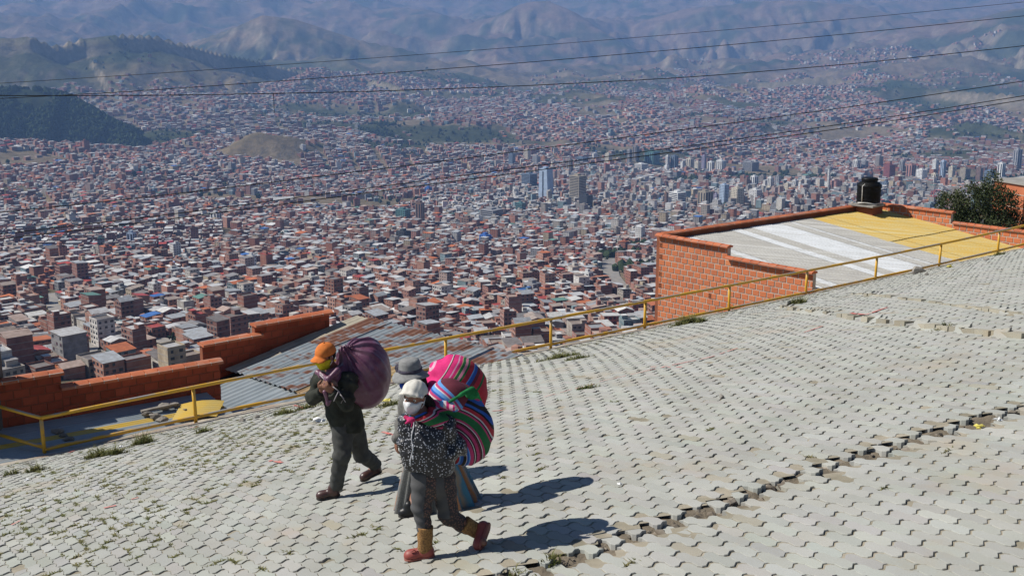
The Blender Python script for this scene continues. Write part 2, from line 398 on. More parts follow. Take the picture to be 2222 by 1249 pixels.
def urban(P):
    x, y = P[:, 0], P[:, 1]; r = np.hypot(x, y)
    z, wh, dd = terrain(x, y, True)
    e = 6.0 * np.maximum(r / 2000, .5); sl = np.hypot(terrain(x + e, y) - z, terrain(x, y + e) - z) / e
    p = np.ones(len(x)) * .93
    p *= np.where(wh == RNAME.index('wood'), .0, 1)
    p *= np.where(wh == RNAME.index('cliff'), np.where(dd > 330, .6, .02), 1)
    p *= np.where(wh == RNAME.index('bluff'), np.where(dd > 55, .6, .03), 1) * np.where(wh == RNAME.index('knoll'), .25, 1)
    for k in ('badland', 'badland2', 'badland3', 'badland4'): p *= np.where(wh == RNAME.index(k), .06, 1)
    for k in ('peak', 'spur', 'spur2', 'right'): p *= np.where(wh == RNAME.index(k), .0, 1)
    p *= np.where(wh == RNAME.index('right2'), .3, 1)
    p *= np.where(sl > .62, .12, 1)
    gap = fbm(x / 380, y / 380, 4, 51); p *= np.where((gap > .635) & (r > 1500), .08, 1)
    p *= np.where((fbm(x / 330, y / 330, 4, 77) > .64) & (r > 2500), .05, 1)
    far = np.clip((r - 5900) / 700, 0, 1); u = CX + FPX * x / y * CP
    p *= 1 - far * np.where((u > 1450) & (fbm(x / 900, y / 900, 3, 88) > .45) & (r < 9300), .35, np.where((r < 7600) & (u > 1150), .75, 1))
    for c, rad_ in EXCL: p *= np.where(np.hypot(x - c[0], y - c[1]) < rad_, .02, 1)
    p *= np.where(seg_dist(x, y, AVENUE) < 13, 0, 1) * np.where(seg_dist(x, y, LANE) < 8, 0, 1)
    k = rng.random(len(x)) < p
    return P[k], z[k]
plots = []
for cell, r0, r1 in ((11.2, 455, 1500), (12.8, 1500, 2700), (15.5, 2700, 4300), (19.0, 4300, 9000)):
    P, z = urban(scatter(cell, r0, r1))
    n = len(P); dt = downtown(P[:, 0], P[:, 1])
    w = cell * rng.uniform(.62, .96, n); d = cell * rng.uniform(.66, 1.0, n)
    r = np.hypot(P[:, 0], P[:, 1])
    st = np.clip(np.round(rng.gamma(4.0, .55, n) + 1 + dt * rng.gamma(2.0, 1.4, n)), 1, 12)
    h = st * 2.7 * np.where(r < 3500, 1, .85)
    brick = rng.random(n) < np.where(dt > .3, .45 - .2 * dt, .74)
    wc = np.where(brick[:, None], BRICKS[rng.integers(0, len(BRICKS), n)], PLAST[rng.integers(0, len(PLAST), n)]) * rng.uniform(.82, 1.12, (n, 1))
    ri = rng.choice(len(ROOFS), n, p=ROOFP / ROOFP.sum())
    rc = ROOFS[ri] * rng.uniform(.85, 1.12, (n, 1))
    plots.append(dict(x=P[:, 0], y=P[:, 1], a=P[:, 2] + rng.normal(0, .03, n) + (rng.random(n) < .5) * math.pi / 2, z=z, w=w, d=d, h=h, st=st, wc=wc, rc=rc, ri=ri, brick=brick))
ct = {k: np.concatenate([p[k] for p in plots]) for k in plots[0]}
uu, vv, ZZ = project(np.stack([ct['x'], ct['y'], ct['z'] + ct['h']], 1))
# where the street, its railing and the two roofs below hide the city
ex = np.array([-400, 0, 135, 475, 560, 715, 745, 1060, 1195, 1430, 1431, 1860, 2030, 2222, 2700]); ey = np.array([825, 825, 825, 790, 735, 680, 700, 775, 745, 700, 510, 440, 470, 490, 490])
vis = (uu > -20) & (uu < 2242) & (vv < np.interp(uu, ex, ey) - 1)
size = ct['w'] * ct['h'] / ZZ ** 2
order = np.argsort(-np.where(vis, size, 0))
NEAR = order[:300]
rest = np.ones(len(uu), bool); rest[NEAR] = False
idx = np.where(rest)[0]; n = len(idx)
ca, sa = np.cos(ct['a'][idx]), np.sin(ct['a'][idx])
def corner(sx, sy, k=1.0):
    lx = sx * ct['w'][idx] / 2 * k; ly = sy * ct['d'][idx] / 2 * k
    return ct['x'][idx] + ca * lx - sa * ly, ct['y'][idx] + sa * lx + ca * ly
z0 = ct['z'][idx] - 4; z1 = ct['z'][idx] + ct['h'][idx]
Vw = np.zeros((n, 16, 3)); UVu = np.zeros((n, 16)); UVv = np.zeros((n, 16))
cs = [(-1, -1), (1, -1), (1, 1), (-1, 1)]
Lw, Ld = ct['w'][idx], ct['d'][idx]
for s in range(4):
    for e in range(2):
        x, y = corner(*cs[(s + e) % 4]); k = s * 4 + e * 2
        for q, zz in ((0, z0), (1, z1)):
            Vw[:, k + q] = np.stack([x, y, zz], 1)
            UVu[:, k + q] = e * (Lw if s % 2 == 0 else Ld); UVv[:, k + q] = zz - ct['z'][idx]
slant = np.where(rng.random(n) < .5, rng.uniform(0, 1.6, n), 0.0)
Vr = np.zeros((n, 4, 3))
for s in range(4):
    x, y = corner(*cs[s], 1.05); Vr[:, s] = np.stack([x, y, z1 + .05 + (slant if s in (0, 1) else 0)], 1)
# small rooms, tanks and stair heads on some of the roofs
hasb = (rng.random(n) < .45) & (np.hypot(ct['x'][idx], ct['y'][idx]) < 3600); bi = np.where(hasb)[0]; nb = len(bi)
ox = rng.uniform(-.25, .25, (nb, 2)); bs = rng.uniform(.28, .5, (nb, 2)); Vb = np.zeros((nb, 8, 3))
for s in range(4):
    lx = (ox[:, 0] + cs[s][0] * bs[:, 0] / 2) * Lw[bi]; ly = (ox[:, 1] + cs[s][1] * bs[:, 1] / 2) * Ld[bi]
    x = ct['x'][idx][bi] + ca[bi] * lx - sa[bi] * ly; y = ct['y'][idx][bi] + sa[bi] * lx + ca[bi] * ly
    Vb[:, s] = np.stack([x, y, z1[bi] - .3], 1); Vb[:, s + 4] = np.stack([x, y, z1[bi] + rng.uniform(1.9, 2.6, nb) + slant[bi]], 1)
Vall = np.concatenate([Vw.reshape(-1, 3), Vr.reshape(-1, 3), Vb.reshape(-1, 3)])
bw = np.arange(n)[:, None] * 16; Fw = np.concatenate([bw + np.array([k, k + 2, k + 3, k + 1]) for k in (0, 4, 8, 12)])
Fr = 16 * n + np.arange(n)[:, None] * 4 + np.arange(4); bb = 20 * n + np.arange(nb)[:, None] * 8
Fb = np.concatenate([bb + np.array(q) for q in ([4, 5, 6, 7], [0, 1, 5, 4], [1, 2, 6, 5], [2, 3, 7, 6], [3, 0, 4, 7])])
me = mk_mesh('distant_houses', Vall, [np.concatenate([Fw, Fr, Fb])])
wcol = ct['wc'][idx]; rcol = ct['rc'][idx]
set_col(me, np.concatenate([np.repeat(wcol, 16, 0), np.repeat(rcol, 4, 0), np.repeat(wcol[bi] * .95, 8, 0)]))
winy = (rng.random(n) < .8).astype(float)
set_float(me, np.concatenate([UVu.ravel(), np.zeros(4 * n + 8 * nb)]), 'wu'); set_float(me, np.concatenate([UVv.ravel(), np.zeros(4 * n + 8 * nb)]), 'wv')
set_float(me, np.concatenate([np.repeat(winy, 16), np.zeros(4 * n + 8 * nb)]), 'won')
m_city, t, b = new_mat('far_house_walls')
a = N(t, 'ShaderNodeAttribute', attribute_name='Col'); au = N(t, 'ShaderNodeAttribute', attribute_name='wu'); av = N(t, 'ShaderNodeAttribute', attribute_name='wv'); ao = N(t, 'ShaderNodeAttribute', attribute_name='won')
fu = mth(t, 'FRACT', mth(t, 'DIVIDE', au.outputs['Fac'], 2.9)); fv = mth(t, 'FRACT', mth(t, 'DIVIDE', av.outputs['Fac'], 2.7))
wm = mth(t, 'MULTIPLY', mth(t, 'MULTIPLY', mth(t, 'GREATER_THAN', fu, .34), mth(t, 'LESS_THAN', fu, .78)), mth(t, 'MULTIPLY', mth(t, 'GREATER_THAN', fv, .36), mth(t, 'LESS_THAN', fv, .82)))
wm = mth(t, 'MULTIPLY', wm, mth(t, 'MULTIPLY', ao.outputs['Fac'], .8))
fn = contrast(t, noise_tex(t, .25, 4, .6), .4, .62)
c = mix(t, mth(t, 'MULTIPLY', fn, .5), a.outputs['Color'], mix(t, 1.0, a.outputs['Color'], (.55, .52, .5), 'MULTIPLY'))
c = mix(t, wm, c, (.035, .035, .042))
t.links.new(c, b.inputs['Base Color']); b.inputs['Roughness'].default_value = .85; b.inputs['Specular IOR Level'].default_value = .2
o = add('distant_houses', me, m_city)
tag(o, 'dense mass of small brick and plaster houses covering the valley and far slopes', 'houses', kind='stuff')

# the 300 houses that show largest: each a thing with walls, roof, windows and what stands on the roof
m_hw = basic('house_wall', (1, 1, 1), (.62, .58, .56), scale=.35, rough=.9, attr='Col', bmp=.3, bscale=2.0, bdist=.05)
m_hr = basic('house_roof', (1, 1, 1), (.7, .66, .62), scale=.5, rough=.6, attr='Col')
m_glass = basic('dark_window_glass', (.03, .034, .045), rough=.15, spec=.5)
m_slab = basic('floor_slab_concrete', (.36, .34, .31), (.24, .23, .21), scale=.6)
m_tankb = basic('roof_tank', (.05, .09, .2), rough=.5)
ORD = ['zero', 'first', 'second', 'third', 'fourth', 'fifth', 'sixth', 'seventh', 'eighth', 'ninth', 'tenth', 'eleventh', 'twelfth', 'thirteenth', 'fourteenth', 'fifteenth', 'sixteenth', 'seventeenth', 'eighteenth', 'nineteenth', 'twentieth']
ORD += ['twenty-' + q for q in ORD[1:10]] + ['thirtieth'] + ['thirty-' + q for q in ORD[1:10]] + ['fortieth'] + ['forty-' + q for q in ORD[1:10]]
rr_ = np.hypot(ct['x'], ct['y']); nd = NEAR[np.argsort(rr_[NEAR])]
band = {}
for q, k in enumerate(nd): band.setdefault(q // 30, []).append(k)
BANDN = ['nearest row', 'second row', 'third row', 'fourth row', 'fifth row', 'sixth row', 'seventh row', 'eighth row', 'ninth row', 'farthest row']
STN = ['', 'one', 'two', 'three', 'four', 'five', 'six', 'seven', 'eight', 'nine', 'ten', 'eleven', 'twelve']
def house(k, label):
    x, y, z, a, w, d, h, st = [float(ct[q][k]) for q in ('x', 'y', 'z', 'a', 'w', 'd', 'h', 'st')]
    root = empty('house', (x, y, z)); tag(root, label, 'house', 'houses of the near city below the railing')
    ax = np.array([math.cos(a), math.sin(a), 0]); ay = np.array([-math.sin(a), math.cos(a), 0]); wc, rc = ct['wc'][k], ct['rc'][k]
    def at(lx, ly, lz): return ax * lx + ay * ly + np.array([0, 0, lz])
    m = MB(); m.box(at(-w / 2, -d / 2, -5), ax * w, ay * d, [0, 0, h + 5], wc)
    sty = random.random()
    if sty < .55:                      # parapet
        for s in (-1, 1):
            m.box(at(-w / 2 - .02, s * (d / 2 - .09) - .11, h - .01), ax * (w + .04), ay * .22, [0, 0, .8], wc * .97)
            m.box(at(s * (w / 2 - .09) - .11, -d / 2 + .21, h - .01), ax * .22, ay * (d - .42), [0, 0, .8], wc * .97)
    add('wall', m.mesh('wall'), m_hw, root)
    m = MB()
    if sty < .55: m.box(at(-w / 2 + .22, -d / 2 + .22, h + .002), ax * (w - .44), ay * (d - .44), [0, 0, .06], rc * .9)
    elif sty < .8:                     # single pitch
        rise = random.uniform(.5, 1.6); o_ = at(-w / 2 - .4, -d / 2 - .4, h + .01); m.box(o_, ax * (w + .8), ay * (d + .8) + np.array([0, 0, rise]), [0, 0, .09], rc)
        V = [at(-w / 2, d / 2, h), at(w / 2, d / 2, h), at(w / 2, d / 2, h + rise * .95), at(-w / 2, d / 2, h + rise * .95), at(-w / 2, -d / 2, h), at(w / 2, -d / 2, h)]
        m.raw(V, [[[0, 1, 2, 3]], [[0, 3, 4], [1, 5, 2]]], wc)
    else:                              # gable
        rise = random.uniform(.9, 1.9)
        for s in (-1, 1): m.box(at(-w / 2 - .35, s * (d / 2 + .35), h - .12), ax * (w + .7), -s * ay * (d / 2 + .35) + np.array([0, 0, rise + .12]), [0, 0, .1], rc)
        for s in (-1, 1): m.raw([at(s * w / 2, -d / 2, h), at(s * w / 2, d / 2, h), at(s * w / 2, 0, h + rise - .02)], [[[0, 1, 2]]], wc)
    add('roof', m.mesh('roof'), m_hr, root)
    g = MB(); sl_ = MB(); nst = int(st)
    for f, (L, dirv, nrm, org) in enumerate(((w, ax, -ay, at(-w / 2, -d / 2, 0)), (d, ay, ax, at(w / 2, -d / 2, 0)), (w, -ax, ay, at(w / 2, d / 2, 0)), (d, -ay, -ax, at(-w / 2, d / 2, 0)))):
        blind = random.random() < .4
        for s in range(nst):
            sl_.box(org + nrm * .0 - dirv * .02 + np.array([0, 0, (s + 1) * 2.7 - .28]), dirv * (L + .04), nrm * .05, [0, 0, .24])
            if blind: continue
            nw = max(1, int(L / 2.6))
            for q in range(nw):
                if random.random() < .15: continue
                cw = random.choice((1.1, 1.4, 1.7)); cx_ = (q + .5) * L / nw
                g.box(org + dirv * (cx_ - cw / 2) + np.array([0, 0, s * 2.7 + .85]), dirv * cw, nrm * .04, [0, 0, 1.25])
    if g.n: tag(add('windows', g.mesh('windows'), m_glass, root), kind='stuff')
    add('floor_slabs', sl_.mesh('floor_slabs'), m_slab, root)
    if sty < .55 and random.random() < .75:
        m = MB(); bw_ = w * random.uniform(.3, .5); bd = d * random.uniform(.25, .45); px, py = random.choice((-1, 1)) * (w / 2 - bw_ / 2 - .4), random.choice((-1, 1)) * (d / 2 - bd / 2 - .4)
        m.box(at(px - bw_ / 2, py - bd / 2, h + .05), ax * bw_, ay * bd, [0, 0, 2.3], wc * 1.03); add('roof_room', m.mesh('roof_room'), m_hw, root)
        m = MB(); m.box(at(px - bw_ / 2 - .2, py - bd / 2 - .2, h + 2.352), ax * (bw_ + .4), ay * (bd + .4), [0, 0, .1], rc * 1.1); add('room_roof', m.mesh('room_roof'), m_hr, root)
    return root
for bnd in sorted(band):
    ks = sorted(band[bnd], key=lambda k: uu[k])
    for q, k in enumerate(ks):
        wn = 'brick' if ct['brick'][k] else 'plastered'
        house(k, '%s-storey %s house, %s roof, %s from left in %s of city houses' % (STN[int(ct['st'][k])], wn, ROOFN[ct['ri'][k]], ORD[q + 1], BANDN[min(bnd, 9)]))
print('city', len(idx), 'houses', round(time.time() - T_START, 1), 's')

# towers and other buildings that stand out: left, top, right, base in the photograph, colour, window style
TW = '''1168 367 1201 437 paleblue fin|1234 383 1272 454 tan h|1256 425 1286 470 black g|1130 378 1167 412 glass h|1118 441 1142 471 teal h|1095 447 1112 468 white v|1158 445 1178 467 black v|1184 438 1201 461 cream v
1103 334 1118 363 glass g|1136 326 1152 352 cream g|1155 340 1172 362 grey g|1174 340 1187 352 orange g|1230 346 1243 382 taupe v|1247 342 1277 356 glass h|1312 334 1328 363 cream g|1360 326 1371 360 grey v|1372 318 1387 349 taupe v|1377 356 1406 375 white h|1397 329 1432 352 teal v
1443 339 1453 368 white v|1454 339 1472 369 glass v|1476 353 1485 374 white g|1488 345 1505 372 cream v|1506 352 1520 378 cream g|1521 339 1532 376 lilac g|1534 352 1550 378 white v|1552 349 1576 375 white v|1610 352 1647 370 grey h|1613 389 1626 415 brown g|1627 383 1645 412 white v|1646 382 1662 410 taupe g|1663 386 1678 427 white v
1679 383 1694 418 grey g|1624 412 1653 444 white g|1662 405 1676 428 cream g|1584 409 1613 452 cream g|1560 402 1581 444 paleblue g|1512 416 1547 457 tan v|1449 418 1489 457 white h|1473 405 1498 438 grey h|1440 421 1449 464 brown g|1446 450 1479 466 white v|1484 438 1511 461 taupe g|1336 418 1360 438 white g|1377 427 1400 452 grey g|1404 425 1416 450 white g
1310 447 1341 473 brown g|1395 454 1426 476 grey h|1547 422 1559 450 lilac g|1850 348 1866 374 white v|1867 350 1883 374 grey g|1915 358 1941 396 maroon g|1941 382 1963 404 cream v|1965 358 1985 396 pink v|1986 369 2010 401 white g|2018 378 2035 407 cream v|2038 350 2051 390 paleblue v|2021 348 2036 374 white g|2056 363 2071 396 cream g|2081 366 2105 388 tan g
2116 365 2132 390 brown g|2135 371 2159 390 glass g|2162 355 2180 388 white v|2197 325 2215 365 grey v|1910 396 1932 420 glass g|1967 402 1994 420 grey g|1793 371 1799 420 white g|1801 393 1826 418 pink g|1731 398 1740 424 white g|1831 409 1846 434 maroon g|2018 416 2037 445 maroon v|1761 365 1783 378 tan g
902 441 922 494 brown v|923 438 936 462 white v|858 455 892 482 teal g|860 502 892 534 black g|862 540 910 569 brown g|1001 473 1030 502 brown g|1042 455 1092 487 grey h|1039 510 1068 535 blue g|922 407 938 425 blue g|1135 615 1175 649 grey g|1262 591 1288 617 white g|887 585 901 610 grey h
276 506 298 533 paleblue v|60 514 91 541 glass g|321 498 341 518 white v|456 462 482 483 white v|538 555 558 598 white g|203 646 224 672 grey g|343 652 366 686 taupe g|718 485 736 507 white v|1060 470 1085 485 cream g|1440 360 1452 380 white g|1700 400 1716 425 cream g|1718 392 1730 418 white v|1950 350 1962 378 grey v|1899 340 1915 368 taupe g'''
TC = dict(paleblue=(.42, .52, .66), tan=(.40, .35, .27), black=(.05, .055, .065), glass=(.16, .21, .28), teal=(.11, .24, .24), white=(.74, .74, .72), cream=(.64, .58, .47), grey=(.34, .34, .35), orange=(.45, .22, .12), taupe=(.27, .24, .22), lilac=(.36, .33, .45), brown=(.22, .14, .11), maroon=(.25, .08, .08), pink=(.46, .25, .22), blue=(.05, .16, .50))
CN = dict(paleblue='pale blue', tan='tan', black='charcoal', glass='blue-grey glass', teal='teal', white='white', cream='cream', grey='grey', orange='orange', taupe='grey-brown', lilac='lilac', brown='brown', maroon='dark red', pink='pinkish', blue='bright blue')
SN = dict(fin='one dark vertical stripe', h='dark horizontal window bands', v='vertical window strips', g='a grid of small windows')
m_tw = basic('tower_wall', (1, 1, 1), (.8, .78, .76), scale=.12, rough=.7, attr='Col')
tw = [q.split() for q in TW.replace('\n', '|').split('|')]
tw.sort(key=lambda q: float(q[0])); seen = {}
allx = {}
for q in tw: allx.setdefault((q[4], q[5]), []).append(q)
for q in tw:
    u0, v0, u1, v1 = [float(s) for s in q[:4]]; cn, sty = q[4], q[5]
    uc = (u0 + u1) / 2; B = uv_world(uc, v1); Z = project(B)[2]
    w = (u1 - u0) / FPX * Z / 1.38; h = max(6, (v1 - v0) / FPX * Z / CP); d = w * random.uniform(.8, 1.0)
    if cn == 'paleblue' and sty == 'fin': w = (u1 - u0) / FPX * Z / 1.3
    a = math.radians(random.choice((-36, -42, -48, -40))) - math.atan2(B[0], B[1]); c = np.array(TC[cn]) * random.uniform(.9, 1.08)
    same = allx[(cn, sty)]; rank = same.index(q) + 1; tall = 'tower' if h > 26 else 'building'
    kk = len(same)
    pos = '' if kk == 1 else (', %s such from left' % ORD[rank])
    root = empty('tower' if h > 26 else 'building', tuple(B)); tag(root, '%s city %s with %s%s' % (CN[cn], tall, SN[sty], pos), tall, 'high buildings of the city centre')
    root.rotation_euler = (0, 0, a)
    m = MB()
    if sty == 'fin':
        V = [(-w / 2 * 1.15, -d / 2, -6), (w / 2 * 1.15, -d / 2, -6), (w / 2 * 1.15, d / 2, -6), (-w / 2 * 1.15, d / 2, -6), (-w / 2 * .85, -d / 2, h), (w / 2 * .85, -d / 2, h), (w / 2 * .85, d / 2, h), (-w / 2 * .85, d / 2, h)]
        m.raw(V, [[[4, 5, 6, 7], [0, 1, 5, 4], [1, 2, 6, 5], [2, 3, 7, 6], [3, 0, 4, 7]]], c)
    else:
        m.box((-w / 2, -d / 2, -6), (w, 0, 0), (0, d, 0), (0, 0, h + 6), c); m.box((-w / 2 + .3, -d / 2 + .3, h + .003), (w - .6, 0, 0), (0, d - .6, 0), (0, 0, .8), c * .8)
    add('wall', m.mesh('wall'), m_tw, root)
    m = MB(); m.box((-w * .25, -d * .2, h + .81), (w * .4, 0, 0), (0, d * .45, 0), (0, 0, max(2.5, h * .05)), c * .85); add('roof_block', m.mesh('roof_block'), m_tw, root)
    g = MB(); ns = max(2, int(h / 3.1)); 
    for f, (L, dv, nv, org) in enumerate(((w, (1, 0, 0), (0, -1, 0), (-w / 2, -d / 2, 0)), (d, (0, 1, 0), (1, 0, 0), (w / 2, -d / 2, 0)), (d, (0, -1, 0), (-1, 0, 0), (-w / 2, d / 2, 0)))):
        dv, nv, org = np.array(dv, float), np.array(nv, float), np.array(org, float)
        if sty == 'fin':
            if f == 0: g.box(org + dv * w * .42 + np.array([0, 0, h * .12]), dv * w * .14, nv * .2, (0, 0, h * .8))
            continue
        if sty == 'h':
            for s in range(ns): g.box(org + dv * L * .04 + np.array([0, 0, (s + .35) * h / ns]), dv * L * .92, nv * .15, (0, 0, h / ns * .5))
        elif sty == 'v':
            nv_ = max(2, int(L / 6))
            for s in range(nv_): g.box(org + dv * L * (s + .3) / nv_ + np.array([0, 0, h * .04]), dv * L / nv_ * .42, nv * .15, (0, 0, h * .92))
        else:
            nw = max(2, int(L / 4.2))
            for s in range(ns):
                for e in range(nw): g.box(org + dv * L * (e + .25) / nw + np.array([0, 0, (s + .35) * h / ns]), dv * L / nw * .5, nv * .12, (0, 0, h / ns * .45))
    tag(add('windows', g.mesh('windows'), m_glass, root), kind='stuff')
# low halls with coloured roofs, and the yellow dome
HALL = ((247, 615, 308, 646, (.30, .22, .19), (.03, .20, .62), 'long brick school block under a bright blue sheet roof', 'school_block'), (309, 618, 338, 632, (.30, .40, .55), (.03, .16, .50), 'low pale hall with blue roof beside the brick school block', 'low_hall'),
        (435, 603, 484, 622, (.55, .55, .60), (.50, .50, .54), 'pale grey gabled hall above the tall white apartment block', 'gabled_hall'), (340, 522, 377, 541, (.35, .16, .12), (.50, .08, .12), 'hall with a crimson and white arched roof in the left city', 'arched_hall'),
        (1430, 478, 1500, 492, (.5, .47, .42), (.55, .55, .53), 'low white hall just above the brick house coping', 'low_hall'), (585, 428, 640, 440, (.5, .48, .45), (.60, .60, .58), 'flat white market hall in the left middle city', 'market_hall'),
        (1205, 600, 1245, 622, (.38, .34, .3), (.58, .60, .62), 'pale tin-roofed hall in the middle of the near city', 'tin_hall'), (850, 445, 890, 458, (.32, .15, .1), (.42, .14, .08), 'long red-tiled hall left of the brown twin towers', 'tiled_hall'),
        (1075, 725, 1135, 752, (.30, .17, .13), (.05, .12, .30), 'house with a dark blue sheet roof below the yellow railing', 'blue_roofed_house'), (1232, 700, 1310, 728, (.34, .3, .27), (.26, .33, .42), 'large slate-blue pitched roof seen just over the top rail', 'pitched_hall'), (1325, 690, 1375, 712, (.30, .12, .08), (.55, .13, .05), 'house with a bright orange hipped roof beside the slate-blue roof', 'orange_roofed_house'),
        (30, 800, 130, 822, (.3, .12, .08), (.50, .17, .07), 'house with a wide orange tiled roof behind the left parapet', 'orange_roofed_house'), (1390, 575, 1430, 592, (.45, .33, .28), (.50, .2, .12), 'pale villa with red tiled roof among dark trees', 'villa'))
for u0, v0, u1, v1, wc, rc, lab, nm in HALL:
    B = uv_world((u0 + u1) / 2, v1); Z = project(B)[2]; w = (u1 - u0) / FPX * Z / 1.15; h = (v1 - v0) / FPX * Z * .62; d = w * .55; a = -math.atan2(B[0], B[1]) + math.radians(14)
    root = empty(nm, tuple(B)); root.rotation_euler = (0, 0, a); tag(root, lab, 'building')
    m = MB(); m.box((-w / 2, -d / 2, -5), (w, 0, 0), (0, d, 0), (0, 0, h + 5), wc); add('wall', m.mesh('wall'), m_hw, root)
    m = MB(); ri = d * .22
    if 'arched' in nm:
        P = [(math.cos(q), math.sin(q)) for q in np.linspace(math.pi, 0, 9)]
        for e, (p, r2) in enumerate(zip(P[:-1], P[1:])):
            o_ = np.array([-w / 2 - .3, p[0] * d * .55, h + p[1] * ri * 2]); m.box(o_, (w + .6, 0, 0), (0, (r2[0] - p[0]) * d * .55, (r2[1] - p[1]) * ri * 2), (0, 0, .12), rc if e % 3 else (.6, .6, .6))
    else:
        for s in (-1, 1): m.box((-w / 2 - .4, s * (d / 2 + .4), h), (w + .8, 0, 0), (0, -s * (d / 2 + .4), ri), (0, 0, .12), rc)
        for s in (-1, 1): m.raw([(s * w / 2, -d / 2, h - .01), (s * w / 2, d / 2, h - .01), (s * w / 2, 0, h + ri - .02)], [[[0, 1, 2]]], wc)
    add('roof', m.mesh('roof'), m_hr, root)
    g = MB(); ns = max(1, int(h / 3)); nw = max(3, int(w / 4))
    for s in range(ns):
        for e in range(nw): g.box((-w / 2 + w * (e + .2) / nw, -d / 2 - .06, (s + .35) * h / ns), (w / nw * .6, 0, 0), (0, .08, 0), (0, 0, h / ns * .45))
    tag(add('windows', g.mesh('windows'), m_glass, root), kind='stuff')
B = uv_world(1766, 437); Z = project(B)[2]; R = 53 / FPX * Z / 2
root = empty('dome_hall', tuple(B)); tag(root, 'low round hall with a yellow-ochre dome beside the brick house tank', 'building')
m = MB(); m.lathe([(R * .9, -4), (R * .9, R * .25), (0, R * .26)], n=28, c=(.5, .45, .38)); add('wall', m.mesh('wall'), m_hw, root)
m = MB(); m.lathe([(R * 1.02, R * .26), (R * .98, R * .32), (R * .75, R * .46), (R * .4, R * .56), (0, R * .6)], n=28, c=(.58, .36, .08)); add('dome', m.mesh('dome', True), m_hr, root)

# trees of the city and of the wooded hill: one dark mass each
m_far_leaf = basic('far_foliage', (.045, .062, .03), (.018, .028, .014), scale=.15, rough=1.0, spec=0, bmp=.6, bscale=.8, bdist=.6)
ico = bmesh.new(); bmesh.ops.create_icosphere(ico, subdivisions=2, radius=1.0); ico.verts.ensure_lookup_table()
ICV = np.array([v.co[:] for v in ico.verts]); ICF = np.array([[v.index for v in f.verts] for f in ico.faces]); ico.free()
ico = bmesh.new(); bmesh.ops.create_icosphere(ico, subdivisions=1, radius=1.0); ico.verts.ensure_lookup_table()
IC1V = np.array([v.co[:] for v in ico.verts]); IC1F = np.array([[v.index for v in f.verts] for f in ico.faces]); ico.free()
def blobs(name, P, S, label, cat):
    n = len(P); k = len(IC1V); V = IC1V[None] * (S[:, None, None] * np.array([1, 1, 1.25]))
    V = V * rng.uniform(.55, 1.25, (n, k, 1)) + P[:, None]
    F = (np.arange(n)[:, None, None] * k + IC1F[None]).reshape(-1, 3)
    o = add(name, mk_mesh(name, V.reshape(-1, 3), [F]), m_far_leaf); tag(o, label, cat, kind='stuff'); return o
def wood_pts(n, u0, u1, r0, r1, ok):
    th = np.arctan((rng.uniform(u0, u1, n) - CX) / FPX / CP); r = rng.uniform(r0, r1, n); x = r * np.sin(th); y = r * np.cos(th)
    z, wh, dd = terrain(x, y, True); k = ok(x, y, wh, dd); return np.stack([x, y, z], 1)[k]
P = wood_pts(11000, -350, 330, 3100, 3800, lambda x, y, wh, dd: (wh == iw) & (fbm(x / 150, y / 150, 4, 43) > .22))
blobs('hillside_wood', P + [0, 0, 5], rng.uniform(5, 10, len(P)), 'dark pine wood covering the hill at the left', 'wood')
P = wood_pts(9000, -200, 2500, 2600, 6800, lambda x, y, wh, dd: (fbm(x / 330, y / 330, 4, 77) > .63))
P = np.concatenate([P] + [np.stack([c[0] + rng.normal(0, rad_ * .45, 70), c[1] + rng.normal(0, rad_ * .45, 70), np.zeros(70)], 1) for c, rad_ in EXCL[2:6] + EXCL[9:]])
P[:, 2] = terrain(P[:, 0], P[:, 1])
n_ = 2600; th = np.arctan((rng.uniform(-100, 2400, n_) - CX) / FPX / CP); r = rng.uniform(480, 3200, n_) ; Pr = np.stack([r * np.sin(th), r * np.cos(th), np.zeros(n_)], 1)
Pr = Pr[fbm(Pr[:, 0] / 130, Pr[:, 1] / 130, 3, 99) > .56]; Pr[:, 2] = terrain(Pr[:, 0], Pr[:, 1])
nr_ = np.hypot(Pr[:, 0], Pr[:, 1]) < 1500; Pn = Pr[nr_]; Pn = Pn[rng.random(len(Pn)) < .6]; Pn = np.repeat(Pn, 14, 0) + rng.normal(0, 1, (len(Pn) * 14, 3)) * np.array([1.5, 1.5, 1.2]); Pr = Pr[~nr_]
blobs('near_city_trees', Pn + [0, 0, 3], rng.uniform(.6, 1.3, len(Pn)), 'small dark trees standing between the nearest city houses', 'trees')
P = np.concatenate([P, Pr]); blobs('city_trees', P + [0, 0, 4], rng.uniform(3, 6.5, len(P)), 'dark trees and groves scattered between the houses of the valley', 'trees')
# avenue and lane seen among the houses
m_asph = basic('pale_road', (.20, .19, .18), (.30, .27, .23), scale=.2)
for nm, PL, wd in (('avenue', AVENUE, 9), ('lane', LANE, 5)):
    P = np.array(PL); t_ = np.linspace(0, 1, 60); s = np.linspace(0, 1, len(P)); X = np.interp(t_, s, P[:, 0]); Y = np.interp(t_, s, P[:, 1]); T_ = np.stack([np.gradient(X), np.gradient(Y)], 1); T_ /= np.linalg.norm(T_, axis=1)[:, None]
    nn = np.stack([-T_[:, 1], T_[:, 0]], 1); cols = []
    for q in np.linspace(-1, 1, 5):
        xx = X + nn[:, 0] * q * wd; yy = Y + nn[:, 1] * q * wd; cols.append(np.stack([xx, yy, terrain(xx, yy)], 1))
    zc = np.max([c[:, 2] for c in cols], 0); 
    for c in cols: c[:, 2] = zc + 1.0
    V = np.stack(cols, 1).reshape(-1, 3); i = np.arange(59)[:, None] * 5; j = np.arange(4)[None]
    o = add(nm, mk_mesh(nm, V, [np.stack([i + j, i + j + 1, i + 5 + j + 1, i + 5 + j], -1).reshape(-1, 4)]), m_asph); tag(o, kind='structure')
print('city done', round(time.time() - T_START, 1), 's')

